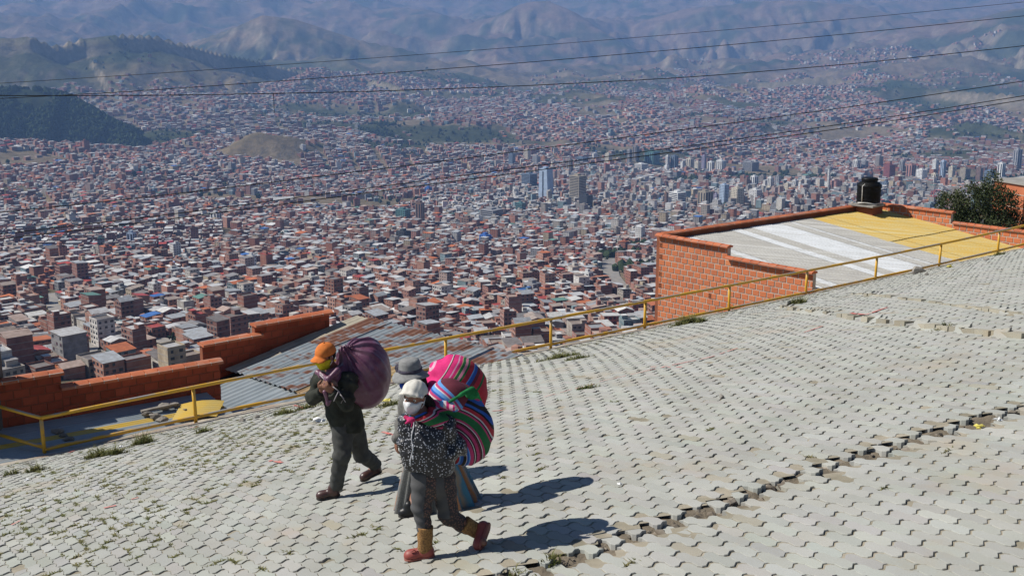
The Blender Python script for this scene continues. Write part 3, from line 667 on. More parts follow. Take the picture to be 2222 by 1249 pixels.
# ------------------------------------------------------------------ the air between here and the mountains
m_haze, t, b = new_mat('hazy_air'); t.nodes.remove(b)
pv = N(t, 'ShaderNodeVolumePrincipled'); pv.inputs['Color'].default_value = (.30, .52, .95, 1); pv.inputs['Density'].default_value = 6.6e-5; pv.inputs['Anisotropy'].default_value = .1
t.links.new(pv.outputs[0], t.nodes['Material Output'].inputs['Volume'])
zlo = float(gz.min()) - 3; zhi = max(float(gz.max()), CAMZ) + 60
m = MB(); m.box((-13500, -60, zlo), (27000, 0, 0), (0, 15900, 0), (0, 0, zhi - zlo))
o = add('haze', m.mesh('haze'), m_haze); tag(o, 'thin blue haze over the valley', 'haze', kind='stuff')
# ------------------------------------------------------------------ the sloping street
GC = [-6.032255, 0.190179, -0.22449, -0.00041, 0.003741, -0.004723]
def g0(x, y):
    q = y - 20
    return GC[0] + GC[1] * x + GC[2] * q + GC[3] * x * x + GC[4] * x * q + GC[5] * q * q + CAMZ
def ghit(u, v, fn=None):
    fn = fn or g0; r = ray(u, v); ts = np.linspace(3, 70, 3000); d = r[2] * ts + CAMZ - fn(r[0] * ts, r[1] * ts)
    k = int(np.argmax(d < 0)); t = ts[k] - (ts[k] - ts[k - 1]) * d[k] / (d[k] - d[k - 1]) if k else 70
    return np.array([r[0] * t, r[1] * t, r[2] * t + CAMZ])
RAIL0 = np.array([-8.7436, 20.3454]); RAILD = np.array([2.4178, 1.5623]); RL = np.linalg.norm(RAILD); RU = RAILD / RL; RN = np.array([-RU[1], RU[0]])
def rail_s(x, y): return (x - RAIL0[0]) * RN[0] + (y - RAIL0[1]) * RN[1]      # > 0 beyond the railing
def rail_t(x, y): return ((x - RAIL0[0]) * RU[0] + (y - RAIL0[1]) * RU[1]) / RL
def railz(i):
    t = np.asarray(i) / 10; return -7.8168 + 1.1099 * t - 1.1927 * t * t + .8678 * t ** 3 + CAMZ
DITCH = np.array([ghit(u, v)[:2] for u, v in ((1040, 1262), (1100, 1243), (1200, 1216), (1300, 1185), (1370, 1155), (1440, 1130), (1520, 1103), (1600, 1078), (1680, 1048), (1750, 1022), (1830, 998), (1900, 975), (2050, 930), (2222, 882), (2400, 832))])
STEP = np.array([ghit(u, v)[:2] for u, v in ((1690, 668), (1703, 671), (1750, 679), (1820, 688), (1886, 697), (1965, 706), (2012, 713), (2090, 722), (2176, 731), (2300, 745))])
STEP2 = np.array([ghit(u, v)[:2] for u, v in ((1850, 640), (1886, 646), (1960, 655), (2056, 667), (2170, 684), (2300, 700))])
def side(x, y, P):
    """signed distance to an open polyline (positive to its left)"""
    best = np.full(np.shape(x), 1e9); sg = np.zeros(np.shape(x)); tt = np.zeros(np.shape(x))
    for i, (a, b) in enumerate(zip(P[:-1], P[1:])):
        ab = b - a; t = np.clip(((x - a[0]) * ab[0] + (y - a[1]) * ab[1]) / (ab @ ab), 0, 1); d = np.hypot(x - a[0] - t * ab[0], y - a[1] - t * ab[1])
        cr = ab[0] * (y - a[1]) - ab[1] * (x - a[0]); s = d < best; best = np.where(s, d, best); sg = np.where(s, np.sign(cr), sg); tt = np.where(s, i + t, tt)
    return best * sg, tt
def street_z(x, y):
    x = np.asarray(x, float); y = np.asarray(y, float); z = g0(x, y)
    s1, t1 = side(x, y, STEP); s2, t2 = side(x, y, STEP2); sd, td = side(x, y, DITCH)
    z = z + .06 * (s1 > 0) * np.exp(-np.maximum(s1, 0) / 2.5) * np.clip(t1 * 2, 0, 1) + .03 * (s2 > 0) * np.exp(-np.maximum(s2, 0) / 2.0) * np.clip(t2, 0, 1)
    z = z - .028 * (sd < 0) * np.exp(np.minimum(sd, 0) / 1.2) + .008 * (sd > 0) * np.exp(-np.maximum(sd, 0) / .5)
    return z + .03 * (fbm(x / 1.7, y / 1.7, 3, 14) - .5) + .012 * (fbm(x * 2.1, y * 2.1, 2, 15) - .5)
m_bed = basic('dry_soil_bed', (.20, .165, .12), (.12, .10, .075), scale=6, rough=1, bmp=.8, bscale=30, bdist=.02)
m_sand = basic('joint_sand', (.34, .30, .23), (.20, .18, .13), scale=2.2, rough=1, bmp=.5, bscale=60, bdist=.01)
m_pav, t, b = new_mat('concrete_paver')
a = N(t, 'ShaderNodeAttribute', attribute_name='Col'); 
f = contrast(t, noise_tex(t, 1.1, 5, .6), .38, .66); f3 = contrast(t, noise_tex(t, 120, 3, .7), .38, .62)
tone = mix(t, f, (.385, .388, .355), (.325, .328, .295))
tone = mix(t, mth(t, 'MULTIPLY', f3, .3), tone, (.24, .225, .195))
tone = mix(t, mth(t, 'MULTIPLY', contrast(t, noise_tex(t, .55, 6, .7), .56, .72), .55), tone, (.40, .33, .24))
c = mix(t, 1.0, tone, a.outputs['Color'], 'MULTIPLY')
t.links.new(c, b.inputs['Base Color']); b.inputs['Roughness'].default_value = .92; b.inputs['Specular IOR Level'].default_value = .2
bump(t, b, noise_tex(t, 160, 4, .7), .35, .004)
street = empty('street', (0, 8, 0)); tag(street, kind='structure')
# soil bed, and the sand that fills the joints except along the washed-out channel
xs = np.arange(-16, 26.01, .25); ys = np.arange(-4, 46, .25); X, Y = np.meshgrid(xs, ys)
def sheet(name, X, Y, Zf, mat, ok):
    V = np.stack([X, Y, Zf(X, Y)], -1).reshape(-1, 3); ny, nx = X.shape; i = np.arange(ny - 1)[:, None] * nx; j = np.arange(nx - 1)[None]
    Q = np.stack([i + j, i + j + 1, i + nx + j + 1, i + nx + j], -1).reshape(-1, 4); Cc = V[Q].mean(1); Q = Q[ok(Cc[:, 0], Cc[:, 1])]
    used = np.unique(Q); mp = np.full(len(V), -1); mp[used] = np.arange(len(used))
    return child(name, mk_mesh(name, V[used], [mp[Q]], True), mat, street)
sheet('soil_bed', X, Y, lambda x, y: street_z(x, y) - .07, m_bed, lambda x, y: rail_s(x, y) < -.05)
xs = np.arange(-13, 20.01, .12); ys = np.arange(3.5, 41, .12); X, Y = np.meshgrid(xs, ys)
sheet('joint_sand', X, Y, lambda x, y: street_z(x, y) - .0085, m_sand, lambda x, y: (rail_s(x, y) < -.25) & (np.abs(side(x, y, DITCH)[0] + .03) > .13) & (np.abs(side(x, y, STEP)[0]) > .1))
xs = np.arange(-.6, 8.5, .05); ys = np.arange(7, 14, .05); X, Y = np.meshgrid(xs, ys)
sheet('channel_soil', X, Y, lambda x, y: street_z(x, y) - .036 + .05 * (fbm(x * 9, y * 9, 4, 37) - .5), m_bed, lambda x, y: np.abs(side(x, y, DITCH)[0] + .03) < .2)
# pavers
LV = np.array([.19, -.305]); WV = np.array([.092, .078])
det = LV[0] * WV[1] - LV[1] * WV[0]
def outline(nl, nw):
    s = np.concatenate([np.linspace(0, 1, nl, endpoint=False), np.ones(nw), np.linspace(1, 0, nl, endpoint=False), np.zeros(nw)])
    tq = np.linspace(0, 1, nw, endpoint=False); q = np.concatenate([np.zeros(nl), tq, np.ones(nl), 1 - tq])
    ss = s + .05 * np.sin(2 * math.pi * q); qq = q + .10 * np.sin(4 * math.pi * s)
    return ss, qq
n1_, n2_ = np.meshgrid(np.arange(-190, 190), np.arange(-330, 330))
ctr = np.stack([n1_.ravel() + .5 * (n2_.ravel() % 2), n2_.ravel()], 1).astype(float)
cxy = np.array([0, 10.0]) + ctr[:, :1] * LV + ctr[:, 1:] * WV - .0
# rows: n2 steps along WV with a half shift of LV every other row
cz = g0(cxy[:, 0], cxy[:, 1]); pu, pv_, pz = project(np.concatenate([cxy, cz[:, None]], 1))
sdd, _ = side(cxy[:, 0], cxy[:, 1], DITCH); stp, _t = side(cxy[:, 0], cxy[:, 1], STEP); wob = .05 * (fbm(cxy[:, 0] * 2.5, cxy[:, 1] * 2.5, 3, 71) - .5)
ok = (pz > 4.5) & (pu > -700) & (pu < 3200) & (pv_ > 300) & (pv_ < 1600) & (cxy[:, 1] < 41) & (rail_s(cxy[:, 0], cxy[:, 1]) < -.40) & (np.abs(sdd + .03 + wob) > .095)
miss = rng.random(len(cxy)) < np.where(np.abs(sdd + .03) < .3, .10, .0008)
ok &= ~miss
cxy, pu, pv_, pz, sdd = cxy[ok], pu[ok], pv_[ok], pz[ok], sdd[ok]
npv = len(cxy)
rndz = rng.normal(0, .0022, npv) + np.where(rng.random(npv) < .03, -.006, 0); tl = rng.normal(0, .013, (npv, 2)) + np.array([.009, -.006])
gapL = rng.uniform(.925, .962, npv); gapW = rng.uniform(.935, .965, npv)
tint = rng.normal(1, .045, (npv, 1)) * np.array([1, 1, 1]) + rng.normal(0, .012, (npv, 3)); brown = rng.random(npv) < .014; tint[brown] *= np.array([.93, .87, .78])
inframe = (pu > 30) & (pu < 2190) & (pv_ < 1225); rank = np.argsort(np.where(inframe, pz, 1e9)); big = rank[:300]
isbig = np.zeros(npv, bool); isbig[big] = True
def paver_geo(ids, nl, nw):
    ss, qq = outline(nl, nw); no = len(ss); m = len(ids)
    lx = (ss[None] - .5) * gapL[ids][:, None]; lq = (qq[None] - .5) * gapW[ids][:, None]
    rings = []
    for k, (ins, dz) in enumerate(((1.0, -.062), (1.0, -.005), (.955, .0))):
        a = lx * (1 - (1 - ins) * .45); c_ = lq * ins
        x = cxy[ids, 0][:, None] + a * LV[0] + c_ * WV[0]; y = cxy[ids, 1][:, None] + a * LV[1] + c_ * WV[1]
        z = street_z(x.ravel(), y.ravel()).reshape(x.shape) if k == 0 else zt
        if k == 0:
            zc = z.mean(1, keepdims=True); gx_ = x - cxy[ids, 0][:, None]; gy_ = y - cxy[ids, 1][:, None]
            # each paver is a flat stone: take its mean plane from the ground and tilt it a little
            e = .05; zx = (street_z(cxy[ids, 0] + e, cxy[ids, 1]) - street_z(cxy[ids, 0] - e, cxy[ids, 1])) / (2 * e); zy = (street_z(cxy[ids, 0], cxy[ids, 1] + e) - street_z(cxy[ids, 0], cxy[ids, 1] - e)) / (2 * e)
            zx = np.clip(zx, -.5, .6); zy = np.clip(zy, -.8, .4)
            zt0 = zc + gx_ * (zx + tl[ids, 0])[:, None] + gy_ * (zy + tl[ids, 1])[:, None] + rndz[ids][:, None]; zt = zt0
        rings.append(np.stack([x, y, zt + dz], -1))
    return np.stack(rings, 1), no       # m, 3, no, 3
def paver_faces(m, no):
    b0 = np.arange(m)[:, None, None] * 3 * no; k = np.arange(no); k2 = (k + 1) % no
    Q = np.concatenate([np.stack([r * no + k, r * no + k2, (r + 1) * no + k2, (r + 1) * no + k], -1) for r in (0, 1)])
    return (b0 + Q[None]).reshape(-1, 4), np.arange(m)[:, None] * 3 * no + 2 * no + k[None]
geo, no = paver_geo(big, 8, 4)
Fq, Fn = paver_faces(1, no)
for g_, k in zip(geo, big):
    me = mk_mesh('paver', g_.reshape(-1, 3), [Fq, Fn]); set_col(me, np.tile(tint[k], (3 * no, 1))); child('paver', me, m_pav, street)
rem = np.where(~isbig)[0]; Vs = []; Fqs = []; Fns = []; Cs = []; off = 0
for ids, nl, nw in ((rem[pz[rem] < 14], 8, 4), (rem[(pz[rem] >= 14) & (pz[rem] < 22)], 6, 3), (rem[pz[rem] >= 22], 4, 2)):
    geo, no = paver_geo(ids, nl, nw); a_, c_ = paver_faces(len(ids), no); Vs.append(geo.reshape(-1, 3)); Fqs.append(a_ + off); Fns.append(c_ + off); off += len(ids) * 3 * no; Cs.append(np.repeat(tint[ids], 3 * no, 0))
me = mk_mesh('pavers', np.concatenate(Vs), [np.concatenate(Fqs)] + Fns); set_col(me, np.concatenate(Cs))
o = child('pavers', me, m_pav, street); tag(o, kind='stuff')
print('pavers', npv, round(time.time() - T_START, 1))
# kerb of cement and broken brick along the edge, with the retaining wall below it
m_kerb = basic('kerb_cement', (.40, .36, .30), (.28, .25, .20), scale=3, rough=.95, bmp=.7, bscale=18, bdist=.03, dirt=(.34, .15, .09), dirt_scale=.9)
ii = np.linspace(-2.5, 14.5, 340); PX = RAIL0[0] + ii * RAILD[0]; PY = RAIL0[1] + ii * RAILD[1]
cols = []
for k, (sv, dz) in enumerate(((-.55, -.09), (-.42, .006), (-.3, .03), (.02, .035), (.13, .02), (.17, -.05), (.19, -3.2))):
    j_ = (fbm(ii * 6 + 40 * k, ii * 0 + k, 3, 5) - .5); s_ = sv + j_ * (.12 if k < 3 else .07); xx = PX + RN[0] * s_; yy = PY + RN[1] * s_
    cols.append(np.stack([xx, yy, (street_z(xx, yy) if k < 3 else railz(np.clip(ii, -2, 12)) * .0 + street_z(PX, PY)) + dz + j_ * .03], 1))
V = np.stack(cols, 1).reshape(-1, 3); nc = len(cols); i = np.arange(len(ii) - 1)[:, None] * nc; j = np.arange(nc - 1)[None]
kb = child('kerb', mk_mesh('kerb', V, [np.stack([i + j, i + nc + j, i + nc + j + 1, i + j + 1], -1).reshape(-1, 4)], False), m_kerb, street)
# loose stones and earth in the washed-out channel, edge stones along the step
m_stone = basic('grey_stone', (.26, .24, .21), (.15, .135, .12), scale=5, rough=.95, bmp=.6, bscale=25, bdist=.02, rnd=.5)
def rock_mesh(name, seed, s=(1, 1, 1), V0=None, F0=None):
    V0 = ICV if V0 is None else V0; F0 = ICF if F0 is None else F0
    r = np.random.default_rng(seed); V = V0.copy(); 
    for q in range(5):
        n_ = r.normal(size=3); n_ /= np.linalg.norm(n_); dd = V @ n_; V -= np.outer(np.maximum(dd - r.uniform(.45, .8), 0), n_)
    V = V * (1 + .08 * r.normal(size=(len(V), 1))); return mk_mesh(name, V * np.array(s), [F0])
m = MB(); k_ = 0
tt = np.linspace(0, len(DITCH) - 1.001, 520)
for t_ in tt:
    i_ = int(t_); p = DITCH[i_] + (DITCH[i_ + 1] - DITCH[i_]) * (t_ - i_) + rng.normal(0, .045, 2); dn = rng.normal(0, .02)
    sc = abs(rng.normal(0, .016)) + .008; V_ = IC1V * rng.uniform(.6, 1.3, (len(IC1V), 1)) * sc * np.array([1.2, 1.1, .7]); V_ += [p[0], p[1], float(street_z(p[0], p[1])) - .062 + sc * .4]
    m.raw(V_, [IC1F], np.array([.25, .22, .18]) * rng.uniform(.5, 1.3))
m_rub = basic('channel_rubble', (1, 1, 1), (.7, .65, .6), scale=14, rough=1, attr='Col')
o = child('channel_rubble', m.mesh('channel_rubble'), m_rub, street); tag(o, kind='stuff')
for P_, h_, n_ in ((STEP, .055, 60), (STEP2, .03, 44)):
    L_ = np.concatenate([[0], np.cumsum(np.linalg.norm(np.diff(P_, axis=0), axis=1))]); s_ = 0; 
    while s_ < L_[-1] - .3:
        w_ = rng.uniform(.22, .34); a_ = np.array([np.interp(s_, L_, P_[:, q]) for q in (0, 1)]); b_ = np.array([np.interp(s_ + w_ - .015, L_, P_[:, q]) for q in (0, 1)]); s_ += w_
        if rng.random() < .3: continue
        d_ = b_ - a_; nrm = np.array([-d_[1], d_[0]]) / np.linalg.norm(d_); za = float(street_z(*(a_ + nrm * .06))); zb = float(street_z(*(b_ + nrm * .06)))
        m = MB(); m.box([*(a_ - nrm * rng.uniform(.01, .05)), za - h_ - .05], [*d_, zb - za], [*(nrm * .16), .0], [0, 0, h_ + .05 + rng.uniform(-.01, .012)])
        me = m.mesh('edge_stone'); set_col(me, np.tile(np.array([.98, .9, .78]) * rng.uniform(.8, 1.1), (8, 1))); child('edge_stone', me, m_pav, street)

# faded red paint marks
m_red = basic('faded_red_paint', (.55, .10, .09), (.45, .26, .22), scale=9, rough=.9)
def strip(u0, v0, u1, v1, w_):
    a_ = ghit(u0, v0)[:2]; b_ = ghit(u1, v1)[:2]; n_ = max(2, int(np.linalg.norm(b_ - a_) / .06)); nn = np.array([-(b_ - a_)[1], (b_ - a_)[0]]); nn /= np.linalg.norm(nn); m = MB()
    for q in range(n_):
        if rng.random() < .18: continue
        for hw in (-.5, 0):
            p0 = a_ + (b_ - a_) * q / n_ + nn * w_ * hw; p1 = a_ + (b_ - a_) * (q + 1) / n_ + nn * w_ * hw; e = nn * w_ * .5
            V_ = [p0, p1, p1 + e, p0 + e]; m.raw([[*p, float(street_z(*p)) + .012] for p in V_], [[[0, 1, 2, 3]]])
    if m.n: child('paint_mark', m.mesh('paint_mark'), m_red, street)
for q in ((1412, 797, 1480, 798, .03), (1440, 797, 1545, 775, .035), (1545, 775, 1600, 757, .03), (1180, 862, 1290, 835, .02), (1300, 830, 1440, 798, .02), (1745, 720, 1790, 705, .03), (1850, 688, 1875, 690, .05), (1878, 690, 1925, 674, .05), (1840, 687, 1876, 689, .04), (830, 937, 858, 945, .05), (585, 1000, 612, 1004, .05), (590, 1008, 608, 1000, .05), (148, 983, 162, 978, .06), (412, 928, 430, 926, .07), (638, 880, 660, 886, .06), (225, 1103, 252, 1097, .05), (270, 1088, 300, 1080, .04), (1060, 893, 1090, 892, .03), (25, 1140, 45, 1130, .03)): strip(*q)

# ------------------------------------------------------------------ yellow pipe railing
m_yel, t, b = new_mat('worn_yellow_paint')
geo_ = N(t, 'ShaderNodeNewGeometry'); sx = N(t, 'ShaderNodeSeparateXYZ'); t.links.new(geo_.outputs['Normal'], sx.inputs[0])
wear = mth(t, 'MULTIPLY', contrast(t, sx.outputs[2], .35, .75), contrast(t, noise_tex(t, 1.6, 5, .6), .44, .56))
wear2 = contrast(t, noise_tex(t, 9, 5, .7), .62, .7)
c = mix(t, wear, (.60, .33, .022), (.29, .28, .27)); c = mix(t, mth(t, 'MULTIPLY', wear2, .7), c, (.22, .14, .08))
t.links.new(c, b.inputs['Base Color']); b.inputs['Roughness'].default_value = .55
railing = empty('railing', (RAIL0[0], RAIL0[1], float(railz(0)))); tag(railing, 'worn yellow pipe railing with two rails running along the street edge', 'railing')
def rp(i, h): return np.array([RAIL0[0] + i * RAILD[0], RAIL0[1] + i * RAILD[1], float(railz(i)) + h])
IP = list(range(0, 13)); sub = np.arange(0, 12.01, .25)
for nm, h in (('top_rail', .75), ('lower_rail', .13)):
    m = MB(); m.tube([rp(i, h) for i in sub], .036, 10); child(nm, m.mesh(nm, True), m_yel, railing)
for i in IP:
    m = MB(); p = rp(i, 0); z0_ = min(float(street_z(p[0], p[1])), p[2]) - .15; lean = rng.normal(0, .01, 2)
    m.tube([[p[0], p[1], z0_], [p[0] + lean[0] * .3, p[1], p[2] + .3], [p[0] + lean[0], p[1] + lean[1], p[2] + .75 - .036]], .036, 10); child('post', m.mesh('post', True), m_yel, railing)
PIL = atY(8, 880, 19.75); PIL[0] = -10.02
for nm, h in (('return_top_rail', .75), ('return_lower_rail', .17)):
    m = MB(); m.tube([rp(0, h), (rp(0, h) + np.array([-10.05, 20.9, rp(0, h)[2] + .12])) / 2, np.array([-10.05, 20.9, rp(0, h)[2] + .12])], .034, 10); child(nm, m.mesh(nm, True), m_yel, railing)
# concrete corner pillar of the neighbouring yard
m_conc = basic('stained_concrete', (.16, .145, .125), (.09, .08, .07), scale=1.5, rough=.95, bmp=.5, bscale=20, bdist=.02)
pil = empty('concrete_pillar', (-10.9, 20.9, 1.2 - 4.5)); tag(pil, 'dark stained concrete pillar at the far left end of the railing', 'pillar')
m = MB(); m.box((-11.9, 20.2, -6.5), (1.9, 0, 0), (0, 1.5, 0), (0, 0, 5.2)); child('shaft', m.mesh('shaft'), m_conc, pil)
m = MB(); m.box((-11.95, 20.15, -1.297), (2.0, 0, 0), (0, 1.6, 0), (0, 0, .12)); child('cap', m.mesh('cap'), m_conc, pil)
# ------------------------------------------------------------------ brick house with striped sheet roof, right
m_brick, t, b = new_mat('hollow_brick')
oi = N(t, 'ShaderNodeObjectInfo'); c = ramp(t, oi.outputs['Random'], [(0, (.44, .125, .05)), (.4, (.56, .165, .06)), (.75, (.52, .15, .06)), (.9, (.62, .21, .08)), (1, (.36, .10, .05))])
wv = N(t, 'ShaderNodeTexCoord'); sp = N(t, 'ShaderNodeSeparateXYZ'); t.links.new(wv.outputs['Object'], sp.inputs[0])
gr = mth(t, 'GREATER_THAN', mth(t, 'FRACT', mth(t, 'MULTIPLY', sp.outputs[2], 42.0)), .8)
c = mix(t, mth(t, 'MULTIPLY', gr, .25), c, (.25, .07, .03)); c = mix(t, mth(t, 'MULTIPLY', contrast(t, noise_tex(t, 5, 5, .7), .5, .72), .45), c, (.50, .30, .21))
t.links.new(c, b.inputs['Base Color']); b.inputs['Roughness'].default_value = .85; bump(t, b, noise_tex(t, 70, 3, .6), .3, .005)
m_core = basic('brick_core', (.30, .10, .05), (.20, .07, .04), scale=3, rough=.95)
m_mort = basic('cement_mortar', (.50, .45, .38), (.42, .36, .30), scale=7, rough=1, bmp=.6, bscale=40, bdist=.01)
m_cop = basic('clay_coping', (.50, .155, .065), (.40, .11, .05), scale=3, rough=.7, rnd=.25, bmp=.2, bscale=30, bdist=.01, dirt=(.42, .28, .22), dirt_scale=1.6)
m_dark = basic('painted_hollow_shade', (.02, .015, .012), rough=1)  # near-black colour standing in for the shade inside hollows
def v2(p, z): return np.array([p[0], p[1], z + CAMZ])
_bm = {}
def brick_wall(root, A, B, courses, bl, bh, joint, thick, z_top, outward, depth=.008, vents=(), smin=None, mat=None):
    """bricks as single pieces on the face of wall A-B; courses listed as (z of bed, s0, s1); outward = unit normal"""
    d = (B - A); L = np.linalg.norm(d); d = d / L
    ang = math.atan2(d[1], d[0])
    for ci, (zb, s0, s1) in enumerate(courses):
        s = s0 - (ci % 2) * bl * .5
        while s < s1 - .03:
            a = max(s, s0); e = min(s + bl - joint, s1); s += bl
            if e - a < .05: continue
            key = (round((e - a) * 100), round(bh * 1000), mat is None)
            if key not in _bm:
                m = MB(); w = key[0] / 100; q = .006; hh = bh - joint
                m.raw([(0, .0, 0), (w, 0, 0), (w, 0, hh), (0, 0, hh), (q, -depth, q), (w - q, -depth, q), (w - q, -depth, hh - q), (q, -depth, hh - q)], [[[4, 5, 6, 7], [0, 1, 5, 4], [1, 2, 6, 5], [2, 3, 7, 6], [3, 0, 4, 7]]])
                _bm[key] = m.mesh('brick'); _bm[key].materials.append(mat or m_brick)
            p = A + d * a + outward * (.004 + rng.uniform(-.004, .004)); o = bpy.data.objects.new('brick', _bm[key]); COL.objects.link(o); o.parent = root
            sgn = 1 if (outward @ np.array([d[1], -d[0]])) > 0 else -1
            if sgn < 0: p = A + d * e + outward * .004
            o.location = Vector((p[0], p[1], zb + CAMZ)) - root.location; o.rotation_euler = (0, 0, ang if sgn > 0 else ang + math.pi)
def coping(root, A, B, z, n, w=.30, h=.075, mat=None, peak=.03):
    """row of clay coping pieces, each its own part"""
    d = (B - A); L = np.linalg.norm(d); d = d / L; nn = np.array([-d[1], d[0]]); st = L / n
    mb_ = MB(); mb_.box([*(A + d * .02 - nn * w * .47), z + CAMZ + .002], [*(d * (L - .04)), 0], [*(nn * w * .94), 0], [0, 0, h * .62]); child('coping_bed', mb_.mesh('coping_bed'), m_mort, root)
    for k in range(n):
        a = A + d * (k * st + .011) ; e = st - .022; jz = rng.uniform(-.004, .004); m = MB(); prof = [(-w / 2, 0), (-w / 2, h * .55), (-w / 4, h * .55 + peak), (0, h * .6 + peak * 1.4), (w / 4, h * .55 + peak), (w / 2, h * .55), (w / 2, 0)]
        V = [[*(a + nn * p), z + q + jz + CAMZ] for p, q in prof] + [[*(a + d * e + nn * p), z + q + jz + CAMZ] for p, q in prof]; K = len(prof)
        m.raw(V, [[[q, (q + 1) % K, K + (q + 1) % K, K + q] for q in range(K)], ] + [[list(range(K))[::-1], list(range(K, 2 * K))]])
        child('coping_tile', m.mesh('coping_tile'), mat or m_cop, root)
def corrugated(root, name, O, e_len, e_wid, per, amp, mat, n_len=2, sag=0):
    """one profiled sheet: O corner, e_len along the ribs, e_wid across"""
    L = np.linalg.norm(e_wid); k = max(8, int(round(L / per)) * 6); s = np.linspace(0, 1, k + 1); up = np.cross(e_wid, e_len); up /= np.linalg.norm(up); up = up if up[2] > 0 else -up
    prof = amp * np.sin(s * L / per * 2 * math.pi); rows = []
    for q in np.linspace(0, 1, n_len): rows.append(O + e_len * q + np.outer(s, e_wid) + np.outer(prof - sag * 4 * q * (1 - q), up))
    V = np.concatenate(rows); V2 = V - up * .004; nc = k + 1; i = np.arange(n_len - 1)[:, None] * nc; j = np.arange(k)[None]; Q = np.stack([i + j, i + j + 1, i + nc + j + 1, i + nc + j], -1).reshape(-1, 4)
    return child(name, mk_mesh(name, np.concatenate([V, V2]), [Q, Q[:, ::-1] + len(V)], True), mat, root)
A = np.array([4.75, 36.45]); B = np.array([8.62, 32.25]); Cc = np.array([13.75, 43.25]); D = Cc + (B - A) * 1.02
dAB = (B - A) / np.linalg.norm(B - A); LAB = np.linalg.norm(B - A); dAC = (Cc - A) / np.linalg.norm(Cc - A); LAC = np.linalg.norm(Cc - A)
outw = np.array([dAB[1], -dAB[0]]); outw = outw if outw[0] < 0 else -outw
house_r = empty('brick_house', (A[0], A[1], -14 + CAMZ)); tag(house_r, 'orange brick house behind the railing with white, grey and yellow sheet roof', 'house')
ZU, ZL = -6.52, -6.86; sS = LAB * .47
m = MB(); th = .16
m.box(v2(A - outw * th, -14), [*(dAB * sS), 0], [*(outw * th), 0], [0, 0, 14 + ZU]); m.box(v2(A + dAB * sS - outw * th, -14), [*(dAB * (LAB - sS)), 0], [*(outw * th), 0], [0, 0, 14 + ZL])
child('side_wall', m.mesh('side_wall'), m_mort, house_r)
bh = .189; cs_ = []; zb = ZU - bh + .01
while zb > -9.6:
    cs_.append((zb, 0.0, sS if zb > ZL - bh + .02 else LAB)); zb -= bh
brick_wall(house_r, A, B, cs_, .262, bh, .028, th, ZU, outw)
# hollow brick ends at the corner and one in the wall face
for (s_, z_) in ((.0, ZU - 2 * bh + .01), (.0, ZU - 4 * bh + .01), (0, ZU - 7 * bh + .01), (0, ZU - 9 * bh + .01), (0, ZU - 11 * bh + .01), (2.02, ZU - 9 * bh + .01)):
    m = MB(); o_ = A + dAB * (s_ + .01) + outw * .006
    m.box(v2(o_, z_ + .005), [*(dAB * .12), 0], [*(outw * .012), 0], [0, 0, bh - .03])
    vb = child('vent_brick', m.mesh('vent_brick'), m_brick, house_r); m = MB()
    for q in range(2):
        for e in range(3): m.box(v2(o_ + dAB * (.014 + q * .055) + outw * .012, z_ + .018 + e * .048), [*(dAB * .038), 0], [*(outw * .003), 0], [0, 0, .036])
    h_ = child('painted_hole', m.mesh('painted_hole'), m_dark, house_r); h_.name = 'painted_vent_holes';  # dark blocks on the brick face paint the shade of its holes
coping(house_r, A - dAB * .1, A + dAB * (sS + .1), ZU + .004, 10); coping(house_r, A + dAB * (sS + .0) - outw * .0, B + dAB * .06, ZL + .004, 10)
# end face of the step and of the wall
# far long wall with its coping, and the stepped wall on the other side
m = MB(); m.box(v2(A + dAC * .02, -14), [*(dAC * (LAC)), 0], [*(-dAB * .0 + np.array([-dAC[1], dAC[0]]) * .16), 0], [0, 0, 14 + ZU]); child('back_wall', m.mesh('back_wall'), m_core, house_r)
nb_ = np.array([-dAC[1], dAC[0]]); coping(house_r, A + dAC * .14 + nb_ * .08, Cc + nb_ * .08 + dAC * .1, ZU + .004, 34)
LCD = np.linalg.norm(D - Cc); s3 = LCD * .52
m = MB(); m.box(v2(Cc, -14), [*(dAB * s3), 0], [*(-outw * .16), 0], [0, 0, 14 + ZU]); m.box(v2(Cc + dAB * s3, -14), [*(dAB * (LCD - s3)), 0], [*(-outw * .16), 0], [0, 0, 14 + ZL - .02]); child('far_wall', m.mesh('far_wall'), m_mort, house_r)
cs_ = [(ZU - bh * (q + 1) + .01, 0, s3 if q < 2 else LCD) for q in range(5)]
brick_wall(house_r, Cc, D, cs_, .262, bh, .028, th, ZU, outw)
coping(house_r, Cc - outw * .08 + dAB * .12, Cc + dAB * (s3 + .08) - outw * .08, ZU + .004, 10); coping(house_r, Cc + dAB * (s3 + .08) - outw * .08, D - outw * .08 + dAB * .06, ZL - .016, 10)
# sheet roof, falling towards the street
def sheet_mat(name, c1, c2, streak):
    m, t, b = new_mat(name); f = contrast(t, noise_tex(t, 2.0, 6, .65), .38, .66); c = mix(t, f, c1, c2)
    tc = N(t, 'ShaderNodeTexCoord'); mp = N(t, 'ShaderNodeMapping'); mp.inputs['Rotation'].default_value = (0, 0, -math.atan2(dAB[1], dAB[0])); mp.inputs['Scale'].default_value = (.12, 9, 1); t.links.new(tc.outputs['Object'], mp.inputs[0])
    n = N(t, 'ShaderNodeTexNoise'); n.inputs['Scale'].default_value = 1.0; n.inputs['Detail'].default_value = 4; t.links.new(mp.outputs[0], n.inputs['Vector'])
    c = mix(t, mth(t, 'MULTIPLY', contrast(t, n.outputs['Fac'], .48, .64), .75), c, streak); t.links.new(c, b.inputs['Base Color']); b.inputs['Roughness'].default_value = .6; b.inputs['Specular IOR Level'].default_value = .35
    return m
